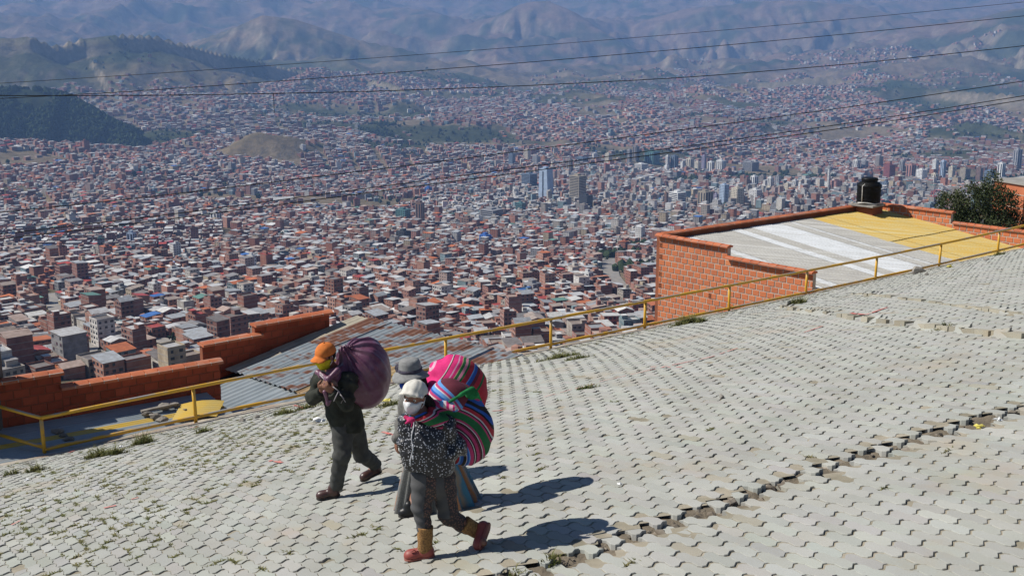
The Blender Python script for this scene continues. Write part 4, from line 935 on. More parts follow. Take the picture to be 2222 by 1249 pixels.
m_white = sheet_mat('white_sheet', (.56, .58, .60), (.48, .50, .51), (.38, .38, .37)); m_grey = sheet_mat('grey_fibre_sheet', (.36, .35, .32), (.30, .29, .27), (.48, .48, .46)); m_ysheet = sheet_mat('yellow_sheet', (.50, .33, .07), (.47, .35, .12), (.52, .45, .24))
zh, zl = ZU - .14, -7.46; LR = LAB + .35
plan = [('w', .5), ('g', .25), ('w', .35), ('g', .9), ('g', .75), ('w', .3), ('g', .55), ('w', .8), ('w', .5), ('g', .35), ('w', .22), ('g', .9), ('y', .75), ('y', .95), ('y', .95), ('y', .85)]
tot = sum(q[1] for q in plan); s_ = .12; sc_ = (LAC - .16) / tot
for kx, (c_, w_) in enumerate(plan):
    w_ *= sc_; O = v2(A + dAC * s_ + dAB * .10, zh + (.012 if kx % 2 else 0)); eL = np.array([*(dAB * LR), zl - zh]); mm = dict(w=m_white, g=m_grey, y=m_ysheet)[c_]; eW = np.array([*(dAC * (w_ + .05)), 0])
    if c_ == 'y':
        corrugated(house_r, 'roof_sheet', O, eL * .52, eW, .085, .014, mm, 4, .01); corrugated(house_r, 'roof_sheet', O + eL * .5 - np.array([0, 0, .03]), eL * (.62 if kx > 13 else .5), eW, .085, .014, mm, 4, .01)
    else: corrugated(house_r, 'roof_sheet', O, eL, eW, .085, .014, mm, 5, .01)
    s_ += w_
m = MB(); O = A + dAC * .16 + dAB * .2; m.box(v2(O, zh - .25), [*(dAB * (LR - .3)), zl - zh], [*(dAC * (LAC - .3)), 0], [0, 0, .08]); child('ceiling_deck', m.mesh('ceiling_deck'), m_dark, house_r)
# water tank on its slab at the far corner
m_blk = basic('black_polyethylene', (.004, .004, .004), (.009, .0085, .008), scale=4, rough=.5, spec=.15); m_pipe = basic('white_pipe', (.62, .60, .56), (.4, .38, .34), scale=6)
m_slabc = basic('weathered_slab', (.34, .33, .30), (.22, .21, .19), scale=4, bmp=.4, bscale=20)
TK = atY(1884, 438, 42.4); tz = TK[2]
slab = empty('tank_slab', tuple(TK - [0, 0, .16])); tag(slab, 'small grey concrete slab under the black tank on the roof corner', 'slab')
m = MB(); m.cbox((TK[0] - .02, TK[1] - .05, tz - .125), .92, .9, .07, math.atan2(dAB[1], dAB[0])); child('slab_top', m.mesh('slab_top'), m_slabc, slab)
m = MB(); m.cbox((TK[0] + .05, TK[1], tz - .75), .7, .7, .595, math.atan2(dAB[1], dAB[0])); child('pedestal', m.mesh('pedestal'), m_core, slab)
tank = empty('water_tank', tuple(TK - [0, 0, .055])); tag(tank, 'black plastic water tank with ribbed lid on the brick house roof', 'water tank')
R_ = .43; m = MB(); m.lathe([(0, 0), (R_ * .95, 0), (R_, .03), (R_, .62), (R_ * 1.03, .64), (R_ * 1.03, .69), (R_ * .98, .73), (R_ * .8, .80), (R_ * .66, .82), (R_ * .64, .86)], tuple(TK - [0, 0, .055]), 32); child('tank_body', m.mesh('tank_body', False), m_blk, tank)
m = MB(); m.lathe([(R_ * .62, .84), (R_ * .70, .85), (R_ * .70, .93), (R_ * .66, .955), (R_ * .3, .975), (0, .98)], tuple(TK - [0, 0, .055]), 32); lid = child('lid', m.mesh('lid'), m_blk, tank)
for q in (.18, .34, .5):
    m = MB(); a_ = np.linspace(0, 2 * math.pi, 33); m.tube(np.stack([TK[0] + (R_ + .004) * np.cos(a_), TK[1] + (R_ + .004) * np.sin(a_), np.full(33, tz - .055 + q)], 1), .012, 6, False); child('rib', m.mesh('rib', True), m_blk, tank)
wp = empty('overflow_pipe', tuple(TK + np.array([-.38, -.4, -.05]))); tag(wp, 'thin white overflow pipe climbing the left side of the black tank', 'pipe')
m = MB(); pl = TK + np.array([-R_ * .78, -R_ * .72, 0]); m.tube([pl + [0, 0, -.02], pl + [.0, 0, .35], pl + [-.01, 0, .62], pl + [.08, .02, .7]], .018, 8); child('riser', m.mesh('riser', True), m_pipe, wp)
m = MB(); m.tube([pl + [-.12, .1, .0], pl + [.1, -.1, .02], pl + [.45, -.12, -.02], pl + [.8, .05, .0]], .022, 8); child('outlet', m.mesh('outlet', True), m_pipe, wp)

# ------------------------------------------------------------------ houses below the street on the left: stepped parapets and tin roofs
m_dbr = basic('shade_darkened_red_brick', (.36, .075, .035), (.27, .06, .03), scale=4, rough=.9, rnd=.4)  # red brick darkened so its colour carries the shade on the parapet faces
_keep = m_brick; m_brick_r = m_brick
wl_a = np.array([-9.0, 22.2]); wl_b = np.array([-6.36, 24.05]); dl = (wl_b - wl_a) / np.linalg.norm(wl_b - wl_a); nl_ = np.array([dl[1], -dl[0]])     # nl_ points to the street
def on_line(u, a, d):
    k = (u - CX) / FPX; # x = k * Z, Z = y*CP - z*SP with z about -7
    # solve a+d*s
    f = lambda s: (a + d * s)[0] - k * ((a + d * s)[1] * CP + 7.0 * SP)
    s0, s1 = -6.0, 8.0
    for _ in range(50):
        sm = (s0 + s1) / 2
        if f(s0) * f(sm) <= 0: s1 = sm
        else: s0 = sm
    return (s0 + s1) / 2
def parapet(name, label, a, d, u0, u1, ztop, zbot, ntile, inner=1):
    s0, s1 = on_line(u0, a, d), on_line(u1, a, d); p0, p1 = a + d * s0, a + d * s1; nn = np.array([d[1], -d[0]])
    root = empty(name, (p0[0], p0[1], zbot + CAMZ)); tag(root, label, 'wall')
    m = MB(); m.box(v2(p0 - nn * .15, zbot), [*(p1 - p0), 0], [*(nn * .15), 0], [0, 0, ztop - zbot]); child('core', m.mesh('core'), m_core, root)
    cs = []; zb = ztop - .175
    while zb > ztop - 1.25: cs.append((zb, 0.0, float(np.linalg.norm(p1 - p0)))); zb -= .18
    brick_wall(root, p0, p1, cs, .30, .18, .018, .15, ztop, nn, mat=m_dbr)
    coping(root, p0 - d * .05, p1 + d * .05, ztop + .003, ntile, .34, .09)
    return root
parapet('parapet_wall', 'shaded brick parapet with orange coping, leftmost, next to the concrete pillar', wl_a, dl, -60, 133, -6.76, -11, 6)
parapet('parapet_wall', 'long low brick parapet with orange coping behind the corner of the railing', wl_a, dl, 133, 475, -7.08, -11, 12)
w3a = np.array([-7.28, 26.05]); w3d = np.array([2.64, 2.15]); w3d /= np.linalg.norm(w3d)
parapet('parapet_wall', 'lower step of the brick parapet above the rusty tin roof', w3a, w3d, 437, 562, -7.28, -12, 5)
parapet('parapet_wall', 'upper step of the brick parapet at the top of the rusty tin roof', w3a, w3d, 552, 714, -7.03, -12, 7)
def tin_mat(name, rust):
    m, t, b = new_mat(name); tc = N(t, 'ShaderNodeTexCoord'); mp = N(t, 'ShaderNodeMapping'); mp.inputs['Rotation'].default_value = (0, 0, -math.atan2(w3d[1], w3d[0])); mp.inputs['Scale'].default_value = (.6, 3.2, 1); t.links.new(tc.outputs['Object'], mp.inputs[0])
    n = N(t, 'ShaderNodeTexNoise'); n.inputs['Scale'].default_value = 1.5; n.inputs['Detail'].default_value = 6; n.inputs['Roughness'].default_value = .65; t.links.new(mp.outputs[0], n.inputs['Vector'])
    oi = N(t, 'ShaderNodeObjectInfo'); sh = mth(t, 'ADD', n.outputs['Fac'], mth(t, 'MULTIPLY', mth(t, 'SUBTRACT', oi.outputs['Random'], .5), .16))
    c = mix(t, contrast(t, noise_tex(t, 1.4, 5, .6), .35, .65), (.34, .38, .40), (.26, .30, .32)); c = mix(t, contrast(t, sh, rust, rust + .1), c, (.21, .095, .06)); c = mix(t, mth(t, 'MULTIPLY', contrast(t, noise_tex(t, 3.5, 5, .7), .58, .72), .6), c, (.40, .37, .32))
    t.links.new(c, b.inputs['Base Color']); b.inputs['Roughness'].default_value = .5; b.inputs['Metallic'].default_value = .25; return m
m_rust = tin_mat('rusty_tin', .475); m_zinc = tin_mat('zinc_tin', .72); m_fib = basic('weathered_fibre_cement', (.40, .36, .28), (.30, .27, .21), scale=3, dirt=(.42, .26, .12), dirt_scale=1.4)
m_yold = basic('faded_yellow_tin', (.55, .36, .05), (.48, .36, .12), scale=2, rough=.6)
m_ycream = basic('cream_tin', (.48, .38, .20), (.36, .26, .14), scale=2, rough=.6, dirt=(.22, .11, .07), dirt_scale=1.0)
P0 = np.array([-7.15, 26.1]); e1 = w3d; e2 = np.array([.746, -.666]); zr0, zr1 = -7.98, -7.24; LW = 3.75
tin = empty('tin_roof', (P0[0], P0[1], -9 + CAMZ)); tag(tin, 'sloping roof of rusty and grey corrugated tin sheets below the street', 'roof')
sl_ = (zr1 - zr0) / LW
wdt = .72; tot_w = 5.6; k = 0; s_ = .05
while s_ < tot_w:
    mt = m_fib if s_ < .5 else m_rust
    O = v2(P0 + e2 * s_ + e1 * .35, zr0 + sl_ * .35 + (.01 if k % 2 else 0)); eL = np.array([*(e1 * (LW - .35 + .2)), sl_ * (LW - .15)])
    w_ = .5 if s_ < .5 else wdt; n_ = 2 if mt is not m_fib else 2
    if mt is m_fib: 
        for q in range(3): corrugated(tin, 'roof_sheet', O + eL * q / 3 + np.array([0, 0, .012 * (q % 2)]), eL * .36, np.array([*(e2 * w_), 0]), .17, .012, mt, 3)
    else:
        for q in range(2): corrugated(tin, 'roof_sheet', O + eL * q * .5 + np.array([0, 0, .014 * (q == 0) + rng.uniform(0, .008)]), eL * .54, np.array([*(e2 * (w_ + .06)), 0]), .18, .026, (m_ycream if (q == 0 and s_ > 2.4) else mt), 4, rng.uniform(0, .015))
    s_ += w_; k += 1
k = 0; s_ = .7
while s_ < 3.6:
    O = v2(P0 + e2 * s_ - e1 * 1.25, zr0 - sl_ * 1.25 - .05 + (.01 if k % 2 else 0)); corrugated(tin, 'roof_sheet', O, np.array([*(e1 * 1.8), sl_ * 1.8]), np.array([*(e2 * .8), 0]), .18, .024, m_zinc, 4, .01); s_ += .76; k += 1
m = MB(); m.box(v2(P0 + e2 * .1 - e1 * 1.1, zr0 - sl_ * 1.1 - .22), [*(e1 * 4.6), sl_ * 4.6], [*(e2 * 5.4), 0], [0, 0, .06]); child('roof_deck', m.mesh('roof_deck'), m_dark, tin)
m = MB(); m.box(v2(P0 + e2 * .15 - e1 * 1.0, -13.0), [*(e1 * 4.4), 0], [*(e2 * 5.2), 0], [0, 0, 13.0 + zr0 - sl_ * 1.1 - .24]); child('house_body', m.mesh('house_body'), m_mort, tin)
# low roof in the corner below the pillar
low = empty('low_tin_roof', (-9.5, 21.5, -9 + CAMZ)); tag(low, 'low grey tin roof with a yellow strip in the corner below the railing', 'roof')
L0 = wl_a - dl * 2.2 + nl_ * .02; zlo_ = -7.66
for q, (w_, mt) in enumerate(((.45, m_zinc), (.42, m_zinc), (.24, m_yold), (.4, m_zinc), (.5, m_zinc))):
    s_ = sum(x for x in (.45, .42, .24, .4, .5)[:q]); corrugated(low, 'roof_sheet', v2(L0 + nl_ * s_, zlo_ - .05 * s_ + .004 * q), np.array([*(dl * 5.1), -.04]), np.array([*(nl_ * (w_ + .03)), -.05 * w_]), .10, .012, mt, 5, .012)
m = MB(); m.box(v2(L0, -12.5), [*(dl * 5.1), 0], [*(nl_ * 2.3), 0], [0, 0, 12.5 + zlo_ - .22]); child('house_body', m.mesh('house_body'), m_mort, low)
# bent yellow sheet, rubble and stones that weigh the tin down
ys_ = empty('bent_yellow_sheet', tuple(atY(405, 900, 23.0))); tag(ys_, 'bent yellow tin sheet lying beside the second railing post', 'tin sheet')
def upat(u, v, z): 
    r = ray(u, v); t_ = z / r[2]; return np.array([r[0] * t_, r[1] * t_, z + CAMZ])
o_ = upat(372, 912, -7.70); corrugated(ys_, 'sheet', o_, upat(470, 903, -7.68) - o_, upat(392, 878, -7.66) - o_, .12, .012, m_yold, 5, -.05)
for k, (u, v, z, s_) in enumerate(((318, 900, -7.69, .11), (335, 906, -7.69, .12), (352, 914, -7.70, .12), (358, 886, -7.68, .13), (382, 880, -7.67, .10), (128, 940, -7.74, .13), (140, 949, -7.75, .10), (150, 956, -7.75, .10), (402, 890, -7.64, .05))):
    p = upat(u, v, z); o = add('stone', rock_mesh('stone', 100 + k, (s_ * 1.1, s_ * .8, s_ * .62)), m_stone); o.location = p + np.array([0, 0, s_ * .35])
    tag(o, ['tan stone at the left end of the rubble on the low roof', 'upright tan stone in the rubble on the low roof', 'round grey stone nearest the yellow sheet rubble', 'dark stone heaped against the long parapet', 'dark stone behind the bent yellow sheet', 'largest dark stone in the shaded corner of the low roof', 'middle dark stone in the shaded corner of the low roof', 'lowest dark stone in the shaded corner of the low roof', 'pebble lying on the bent yellow sheet'][k], 'stone', 'stones on the tin roofs')
m = MB(); o_ = upat(305, 893, -7.66)
pk = empty('plank', tuple(o_)); tag(pk, 'weathered grey plank lying by the rubble against the long parapet', 'plank'); m.box(o_, (.62, .36, .05), (.05, -.08, 0), (0, 0, .04)); child('board', m.mesh('board'), m_stone, pk)
print('houses done', round(time.time() - T_START, 1))
# ------------------------------------------------------------------ people: bodies and clothes grown as blended solids, then skinned with surface nets
def caps(P, a, b, ra, rb):
    a = np.asarray(a, float); b = np.asarray(b, float); ba = b - a; h = np.clip(((P - a) @ ba) / (ba @ ba + 1e-12), 0, 1)
    return np.linalg.norm(P - a - h[..., None] * ba, axis=-1) - (ra + (rb - ra) * h)
def ell(P, c, r, R=None):
    q = P - np.asarray(c, float)
    if R is not None: q = q @ np.asarray(R)       # columns of R are the local axes
    r = np.asarray(r, float); k0 = np.linalg.norm(q / r, axis=-1); k1 = np.linalg.norm(q / (r * r), axis=-1)
    return k0 * (k0 - 1) / (k1 + 1e-9)
def smin(a, b, k):
    h = np.maximum(k - np.abs(a - b), 0) / k; return np.minimum(a, b) - h * h * k * .25
def smax(a, b, k): return -smin(-a, -b, k)
def union(ds, k):
    d = ds[0]
    for e in ds[1:]: d = smin(d, e, k)
    return d
def nets(fn, lo, hi, h):
    lo = np.asarray(lo, float); hi = np.asarray(hi, float); n = np.ceil((hi - lo) / h).astype(int) + 1
    gr = np.stack(np.meshgrid(*[lo[i] + h * np.arange(n[i]) for i in range(3)], indexing='ij'), -1)
    st = 4; nc = (n + st - 1) // st + 1      # coarse pass first, exact values only near the surface
    gc = np.stack(np.meshgrid(*[lo[i] + h * st * np.arange(nc[i]) for i in range(3)], indexing='ij'), -1); Dc = fn(gc.reshape(-1, 3)).reshape(nc)
    ix = [np.minimum((np.arange(n[i]) + st // 2) // st, nc[i] - 1) for i in range(3)]
    D = Dc[np.ix_(*ix)].copy(); near = np.abs(D) < h * st * 1.9 + .012; D[near] = fn(gr[near]); S = D < 0
    cnt = np.zeros(n - 1); acc = np.zeros(tuple(n - 1) + (3,))
    cor = [(i, j, k) for i in (0, 1) for j in (0, 1) for k in (0, 1)]
    def sl(c): return tuple(slice(c[q], n[q] - 1 + c[q]) for q in range(3))
    for ax in range(3):
        for c in cor:
            if c[ax]: continue
            c2 = list(c); c2[ax] = 1; d0, d1 = D[sl(c)], D[sl(c2)]; x = (d0 < 0) != (d1 < 0); t = np.where(x, d0 / np.where(x, d0 - d1, 1), 0)
            p = np.zeros(tuple(n - 1) + (3,)); 
            for q in range(3): p[..., q] = c[q]
            p[..., ax] += t; acc += p * x[..., None]; cnt += x
    act = cnt > 0; idx = np.full(act.shape, -1); idx[act] = np.arange(act.sum())
    ijk = np.argwhere(act); V = lo + h * (ijk + acc[act] / cnt[act][:, None]); Q = []
    for ax in range(3):
        b, c = [(1, 2), (2, 0), (0, 1)][ax]
        s0 = [slice(1, n[q] - 1) for q in range(3)]; s0[ax] = slice(0, n[ax] - 1); s1 = list(s0); s1[ax] = slice(1, n[ax])
        A0, A1 = S[tuple(s0)], S[tuple(s1)]; e = np.argwhere(A0 != A1)
        if not len(e): continue
        flip = A0[tuple(e.T)]; e = e.copy(); 
        for q in (b, c): e[:, q] += 1
        def cell(db, dc):
            f = e.copy(); f[:, b] -= db; f[:, c] -= dc; return idx[tuple(f.T)]
        q4 = np.stack([cell(1, 1), cell(0, 1), cell(0, 0), cell(1, 0)], 1); q4[~flip] = q4[~flip][:, ::-1]; Q.append(q4)
    Q = np.concatenate(Q); return V, Q
def relax(V, Q, n=2, f=.5):
    m = len(V)
    for _ in range(n):
        s = np.zeros_like(V); c = np.bincount(Q.ravel(), minlength=m) * 2.0
        for i in range(4):
            w = V[Q[:, (i + 1) % 4]] + V[Q[:, (i - 1) % 4]]
            for k in range(3): s[:, k] += np.bincount(Q[:, i], w[:, k], m)
        V = V + f * (s / np.maximum(c, 1)[:, None] - V)
    return V
def grow(name, fn, pts, pad, h, mat, root, rel=1, colf=None, floatf=None):
    pts = np.asarray(pts, float); V, Q = nets(fn, pts.min(0) - pad, pts.max(0) + pad, h); V = relax(V, Q, rel)
    me = mk_mesh(name, V, [Q], True)
    if colf is not None: set_col(me, colf(V))
    if floatf is not None: set_float(me, floatf(V), 'stripe')
    return child(name, me, mat, root)
def n3(P, s, seed=0):      # cheap 3d wobble for folds
    x, y, z = P[:, 0] * s, P[:, 1] * s, P[:, 2] * s
    return (np.sin(x * 1.3 + 1.7 * np.sin(y * 1.1 + seed)) + np.sin(y * 1.7 + 1.3 * np.sin(z * .9 + seed * 2)) + np.sin(z * 1.1 + 1.9 * np.sin(x * .8 - seed))) / 3
def wrinkle(P, a, b, amp, freq, seed=0):
    """ring folds along a sleeve or trouser leg"""
    a = np.asarray(a); b = np.asarray(b); d = (b - a) / np.linalg.norm(b - a); s = (P - a) @ d; return amp * np.sin(s * freq + 2.5 * n3(P, 9, seed) + seed)
def hand_prims(P, wrist, palm_dir, side_dir, nrm, curl=1.0, s=1.0):
    """palm, four curled fingers of different length and a thumb from the side of the palm; returns list of distances"""
    f = np.asarray(palm_dir, float); f /= np.linalg.norm(f); sd = np.asarray(side_dir, float); sd -= f * (sd @ f); sd /= np.linalg.norm(sd); nr = np.cross(f, sd); nr = nr if nr @ np.asarray(nrm) > 0 else -nr
    w = np.asarray(wrist, float); c = w + f * .048 * s; out = [ell(P, c, (.048 * s, .042 * s, .018 * s), np.stack([f, sd, nr], 1))]
    fing = []
    for k, (o, L) in enumerate(((-.03, .066), (-.01, .076), (.011, .072), (.031, .056))):
        p0 = w + f * .085 * s + sd * o * s; ang = .0; p = p0; r = .0095 * s; pts = [p0]
        for j, q in enumerate((.45, .32, .28)):
            ang += curl * (.75 + .1 * j); p = p + (f * math.cos(ang) - nr * math.sin(ang)) * L * q * s; pts.append(p)
        for j in range(3): fing.append(caps(P, pts[j], pts[j + 1], r * (1 - .08 * j), r * (.92 - .08 * j)))
    t0 = w + f * .03 * s - sd * .035 * s; t1 = t0 + (f * .6 - sd * .55 - nr * .3) * .038 * s; t2 = t1 + (f * .8 + sd * .2 - nr * .6) * .034 * s
    fing += [caps(P, t0, t1, .014 * s, .0115 * s), caps(P, t1, t2, .0115 * s, .009 * s)]
    d = out[0]
    dd = fing[0]
    for e in fing[1:]: dd = np.minimum(dd, e)
    return smin(d, dd, .008)
def frame(face, up=(0, 0, 1)):
    f = np.asarray(face, float); f /= np.linalg.norm(f); u = np.asarray(up, float); s = np.cross(f, u); s /= np.linalg.norm(s); u = np.cross(s, f); return f, s, u
def head_sdf(P, c, f, s, u, k=1.0):
    """skull, jaw, brow, nose, ears; c is the middle of the head"""
    R = np.stack([s, f, u], 1); q = lambda a, b, d: c + (s * a + f * b + u * d) * k
    d = ell(P, q(0, -.008, .022), (.073 * k, .094 * k, .092 * k), R); d = smin(d, ell(P, q(0, .026, -.058), (.054 * k, .058 * k, .058 * k), R), .035)
    d = smin(d, caps(P, q(0, .092, .012), q(0, .108, -.024), .011 * k, .017 * k), .018)
    d = smin(d, ell(P, q(0, .076, .03), (.058 * k, .016 * k, .012 * k), R), .02)
    for e in (-1, 1):
        d = smax(d, -ell(P, q(e * .032, .093, .012), (.019 * k, .016 * k, .012 * k), R), .012)
        d = smin(d, ell(P, q(e * .031, .076, -.022), (.026 * k, .02 * k, .022 * k), R), .02)
        d = smin(d, ell(P, q(e * .078, -.008, -.004), (.012 * k, .02 * k, .032 * k), R), .008)
    d = smax(d, -ell(P, q(0, .092, -.056), (.024 * k, .010 * k, .0035 * k), R), .006)
    return d
def add_eyes(root, c, f, s, u, k=1.0):
    for e in (-1, 1):
        p = c + (s * e * .032 + f * .079 + u * .012) * k; m = MB(); m.raw(ICV * .0125 * k + p, [ICF]); eb = child('eye', m.mesh('eye', True), m_eye, root)
        m = MB(); m.raw(ICV * .0068 * k + p + f * .0085 * k, [ICF]); 
        o = add('iris', m.mesh('iris', True), m_iris, eb); o.location = (0, 0, 0)
m_eye = basic('eye_white', (.6, .56, .5), rough=.3); m_iris = basic('dark_iris', (.02, .012, .008), rough=.2)
def fabric(name, c1, c2, scale=30, rough=.9, bmp=.35, **kw): return basic(name, c1, c2, scale=scale, rough=rough, bmp=bmp, bscale=scale * 6, bdist=.003, spec=.15, **kw)
m_skin = basic('brown_skin', (.27, .125, .075), (.21, .09, .055), scale=14, rough=.55, spec=.35, bmp=.15, bscale=150, bdist=.002)
m_hair = fabric('black_hair', (.012, .01, .009), (.03, .025, .022), 60)
gnd = lambda p: float(street_z(p[0], p[1]))
def shoe(name, heel, toe, lift, mat, sole_mat, root, wd=.046, toe_up=0.0, flat=True, zr=None):
    """leather shoe between heel and toe points (both on the sole), upper as one solid with a welted sole"""
    heel = np.asarray(heel, float); toe = np.asarray(toe, float); f = toe - heel; L = np.linalg.norm(f); f /= L; up0 = np.array([0, 0, 1.0]); s = np.cross(f, up0); s /= np.linalg.norm(s); u = np.cross(s, f); R = np.stack([s, f, u], 1)
    def fn(P):
        d = caps(P, heel + f * .045 + u * .05, toe - f * .05 + u * .042, .048, .040); d = smin(d, ell(P, toe - f * .06 + u * .038, (wd * 1.08, .062, .040), R), .03)
        d = smin(d, caps(P, heel + f * .05 + u * .05, heel + f * .055 + u * .10, .046, .047), .03); q = (P - heel) @ u; return smax(d, .018 - q, .006) 
    grow(name, fn, [heel, toe, heel + u * .13, toe + u * .08], .06, .006, mat, root, 1)
    def fs(P):
        q = (P - heel) @ u; d = np.minimum(caps(P, heel + f * .042 + u * .014, toe - f * .05 + u * .014, .047, .040), ell(P, toe - f * .06 + u * .014, (wd * 1.14, .066, .05), R)); return np.maximum(d, np.abs(q - .011) - .011)
    grow('sole', fs, [heel, toe, heel + u * .05], .06, .006, sole_mat, root, 0)
m_sole = basic('dark_rubber_sole', (.035, .03, .028), rough=.8)

# ================================================================= the man with the purple load
YM = 11.1
def Jm(u, v, dy=0): return atY(u, v, YM + dy)
fl_toe = ghit(688, 1084); fl_heel = ghit(738, 1076); rr_toe = ghit(786, 1047); 
man = empty('person', tuple(ghit(728, 1072))); tag(man, 'person in orange cap and dark jacket, yellow mask, clutching a big load', 'person', 'people walking with loads')
fm = np.array([-.66, -.72, -.20]); f, s, u = frame(fm); hc = Jm(707, 773, -.10)
mJ = dict(neck=Jm(722, 806, -.0), chest=Jm(733, 845, .02), belly=Jm(745, 885, .05), pel=Jm(753, 915, .06), shR=Jm(694, 826, .06), elR=Jm(679, 864, -.06), wrR=Jm(697, 848, -.22), shL=Jm(757, 828, -.16), elL=Jm(752, 872, -.26), wrL=Jm(722, 850, -.31),
          hL=Jm(744, 920, -.0), hR=Jm(766, 920, .12), kF=Jm(742, 988, -.10), kB=Jm(785, 985, .26))
aF = fl_heel + np.array([-.04, .0, .10]); aB = rr_toe + np.array([.13, .12, .16]); 
heelB = rr_toe + np.array([.19, .14, .075])
m_dj = fabric('dark_olive_jacket', (.040, .043, .034), (.022, .023, .019), 12); m_tr = fabric('dark_grey_trousers', (.072, .073, .068), (.05, .051, .048), 14)
m_bsh = basic('brown_leather_shoe', (.07, .028, .022), (.04, .018, .015), scale=12, rough=.38, spec=.5); m_orange = fabric('orange_cotton', (.62, .19, .045), (.52, .15, .035), 25); m_ymask = fabric('yellow_cloth', (.62, .53, .03), (.52, .44, .02), 40)
def man_body(P):
    j = mJ; d = head_sdf(P, hc, f, s, u); d = smin(d, caps(P, hc - u * .06 - f * .02, j['neck'], .052, .058), .03)
    d = smin(d, union([caps(P, j['neck'], j['chest'], .08, .12), caps(P, j['chest'], j['pel'], .125, .12)], .08), .05)
    for a, b, c in (('shR', 'elR', 'wrR'), ('shL', 'elL', 'wrL')): d = smin(d, union([caps(P, j['neck'], j[a], .06, .055), caps(P, j[a], j[b], .048, .038), caps(P, j[b], j[c], .038, .026)], .03), .03)
    for a, b, c in (('hL', 'kF', aF), ('hR', 'kB', aB)): d = smin(d, union([caps(P, j[a], j[b], .075, .05), caps(P, j[b], c, .05, .035)], .03), .04)
    d = smin(d, caps(P, aF, fl_toe + [.08, .03, .05], .035, .03), .02); d = smin(d, caps(P, aB, rr_toe + [.03, .03, .05], .035, .03), .02)
    h1 = hand_prims(P, j['wrR'], (.42, -.30, .62), (.5, .2, -.7), (-.6, -.7, .2), .95, 1.1); h2 = hand_prims(P, j['wrL'], (-.55, -.22, .62), (-.55, .3, -.6), (.3, -.9, .2), .95, 1.1)
    return smin(smin(d, h1, .012), h2, .012)
grow('body', man_body, list(mJ.values()) + [hc, aF, aB, fl_toe, rr_toe], .16, .0075, m_skin, man, 1)
add_eyes(man, hc, f, s, u)
def man_jacket(P):
    j = mJ; w = .008 * n3(P * np.array([1, 1, 1.5]), 30, 1) + .009 * n3(P, 17, 2) + .004 * n3(P, 58, 4)
    d = union([caps(P, j['neck'] - [0, 0, .02], j['chest'], .10, .155), caps(P, j['chest'], j['belly'], .16, .165), caps(P, j['belly'], j['pel'] + [0, 0, -.01], .165, .175)], .07)
    R = union([caps(P, j['neck'] - [0, 0, .03], j['shR'], .09, .085), caps(P, j['shR'], j['elR'], .085, .07), caps(P, j['elR'], j['wrR'], .07, .052)], .04) + wrinkle(P, j['shR'], j['elR'], .007, 55, 1)
    Lq = union([caps(P, j['neck'] - [0, 0, .03], j['shL'], .09, .09), caps(P, j['shL'], j['elL'], .09, .074), caps(P, j['elL'], j['wrL'], .074, .054)], .04) + wrinkle(P, j['shL'], j['elL'], .008, 50, 3)
    d = smin(smin(d, R, .035), Lq, .035) + w; zc = j['pel'][2] - .085 + .02 * np.sin(P[:, 0] * 14)
    d = smax(d, zc - P[:, 2], .012); d = smax(d, -(caps(P, hc - u * .02, j['neck'] + [0, 0, .02], .07, .07)), .015)
    for q, e in (('wrR', 'elR'), ('wrL', 'elL')):
        ax = (j[q] - j[e]) / np.linalg.norm(j[q] - j[e]); near = np.linalg.norm(P - j[q], axis=1) < .12; d = np.where(near, np.maximum(d, (P - j[q]) @ ax - .008), d)
    return d
grow('jacket', man_jacket, list(mJ.values())[:10], .2, .008, m_dj, man, 1)
def man_trousers(P):
    j = mJ; a = union([caps(P, j['hL'], j['kF'], .118, .088), caps(P, j['kF'], aF + [.0, 0, .0], .086, .068)], .03) + wrinkle(P, j['hL'], aF, .002, 38, 1) + wrinkle(P, j['kF'], aF, .002, 80, 4) + .006 * n3(P * np.array([1, 1, .35]), 32, 3)
    b = union([caps(P, j['hR'], j['kB'], .112, .085), caps(P, j['kB'], aB, .084, .07)], .03) + wrinkle(P, j['hR'], aB, .002, 36, 2) + .006 * n3(P * np.array([1, 1, .35]), 30, 7)
    d = smin(smin(a, b, .03), caps(P, j['pel'] + [0, 0, .03], (j['hL'] + j['hR']) / 2, .15, .13), .06) + .004 * n3(P, 40, 5)
    for an, kn in ((aF, j['kF']), (aB, j['kB'])):
        ax = (an - kn) / np.linalg.norm(an - kn); near = np.linalg.norm(P - an, axis=1) < .16; d = np.where(near, np.maximum(d, (P - an) @ ax - .015), d)
    return d
grow('trousers', man_trousers, [mJ['pel'], mJ['hL'], mJ['hR'], mJ['kF'], mJ['kB'], aF, aB], .16, .008, m_tr, man, 1)
shoe('shoe', fl_heel + [0, 0, .008], fl_toe + [0, 0, .006], 0, m_bsh, m_sole, man); shoe('shoe', heelB, rr_toe + [-.01, 0, .012], 0, m_bsh, m_sole, man)
def cap_fn(P):
    R = np.stack([s, f, u], 1); q = lambda a, b, d_: hc + s * a + f * b + u * d_
    d = ell(P, q(0, -.008, .045), (.098, .112, .098), R); d = np.maximum(d, -ell(P, q(0, -.008, .035), (.088, .102, .088), R)); d = np.maximum(d, -((P - q(0, 0, .03)) @ u) + .012 * 0)
    x = (P - hc) @ s; y = (P - hc) @ f; z = (P - hc) @ u
    vis = np.maximum(np.abs(z - (.040 - 5.0 * x * x - .35 * np.maximum(y - .09, 0))) - .006, np.hypot(x / .088, (y - .088) / .085) * .08 - .08); vis = np.maximum(vis, .05 - y)
    return smin(d, vis, .012) + .002 * n3(P, 60, 3)
grow('cap', cap_fn, [hc + u * .12, hc - f * .1, hc + f * .16, hc + s * .1, hc - s * .1], .06, .006, m_orange, man, 1)
m = MB(); m.raw(ICV * .011 + hc + u * .143 - f * .01, [ICF]); child('cap_button', m.mesh('cap_button', True), m_orange, man)
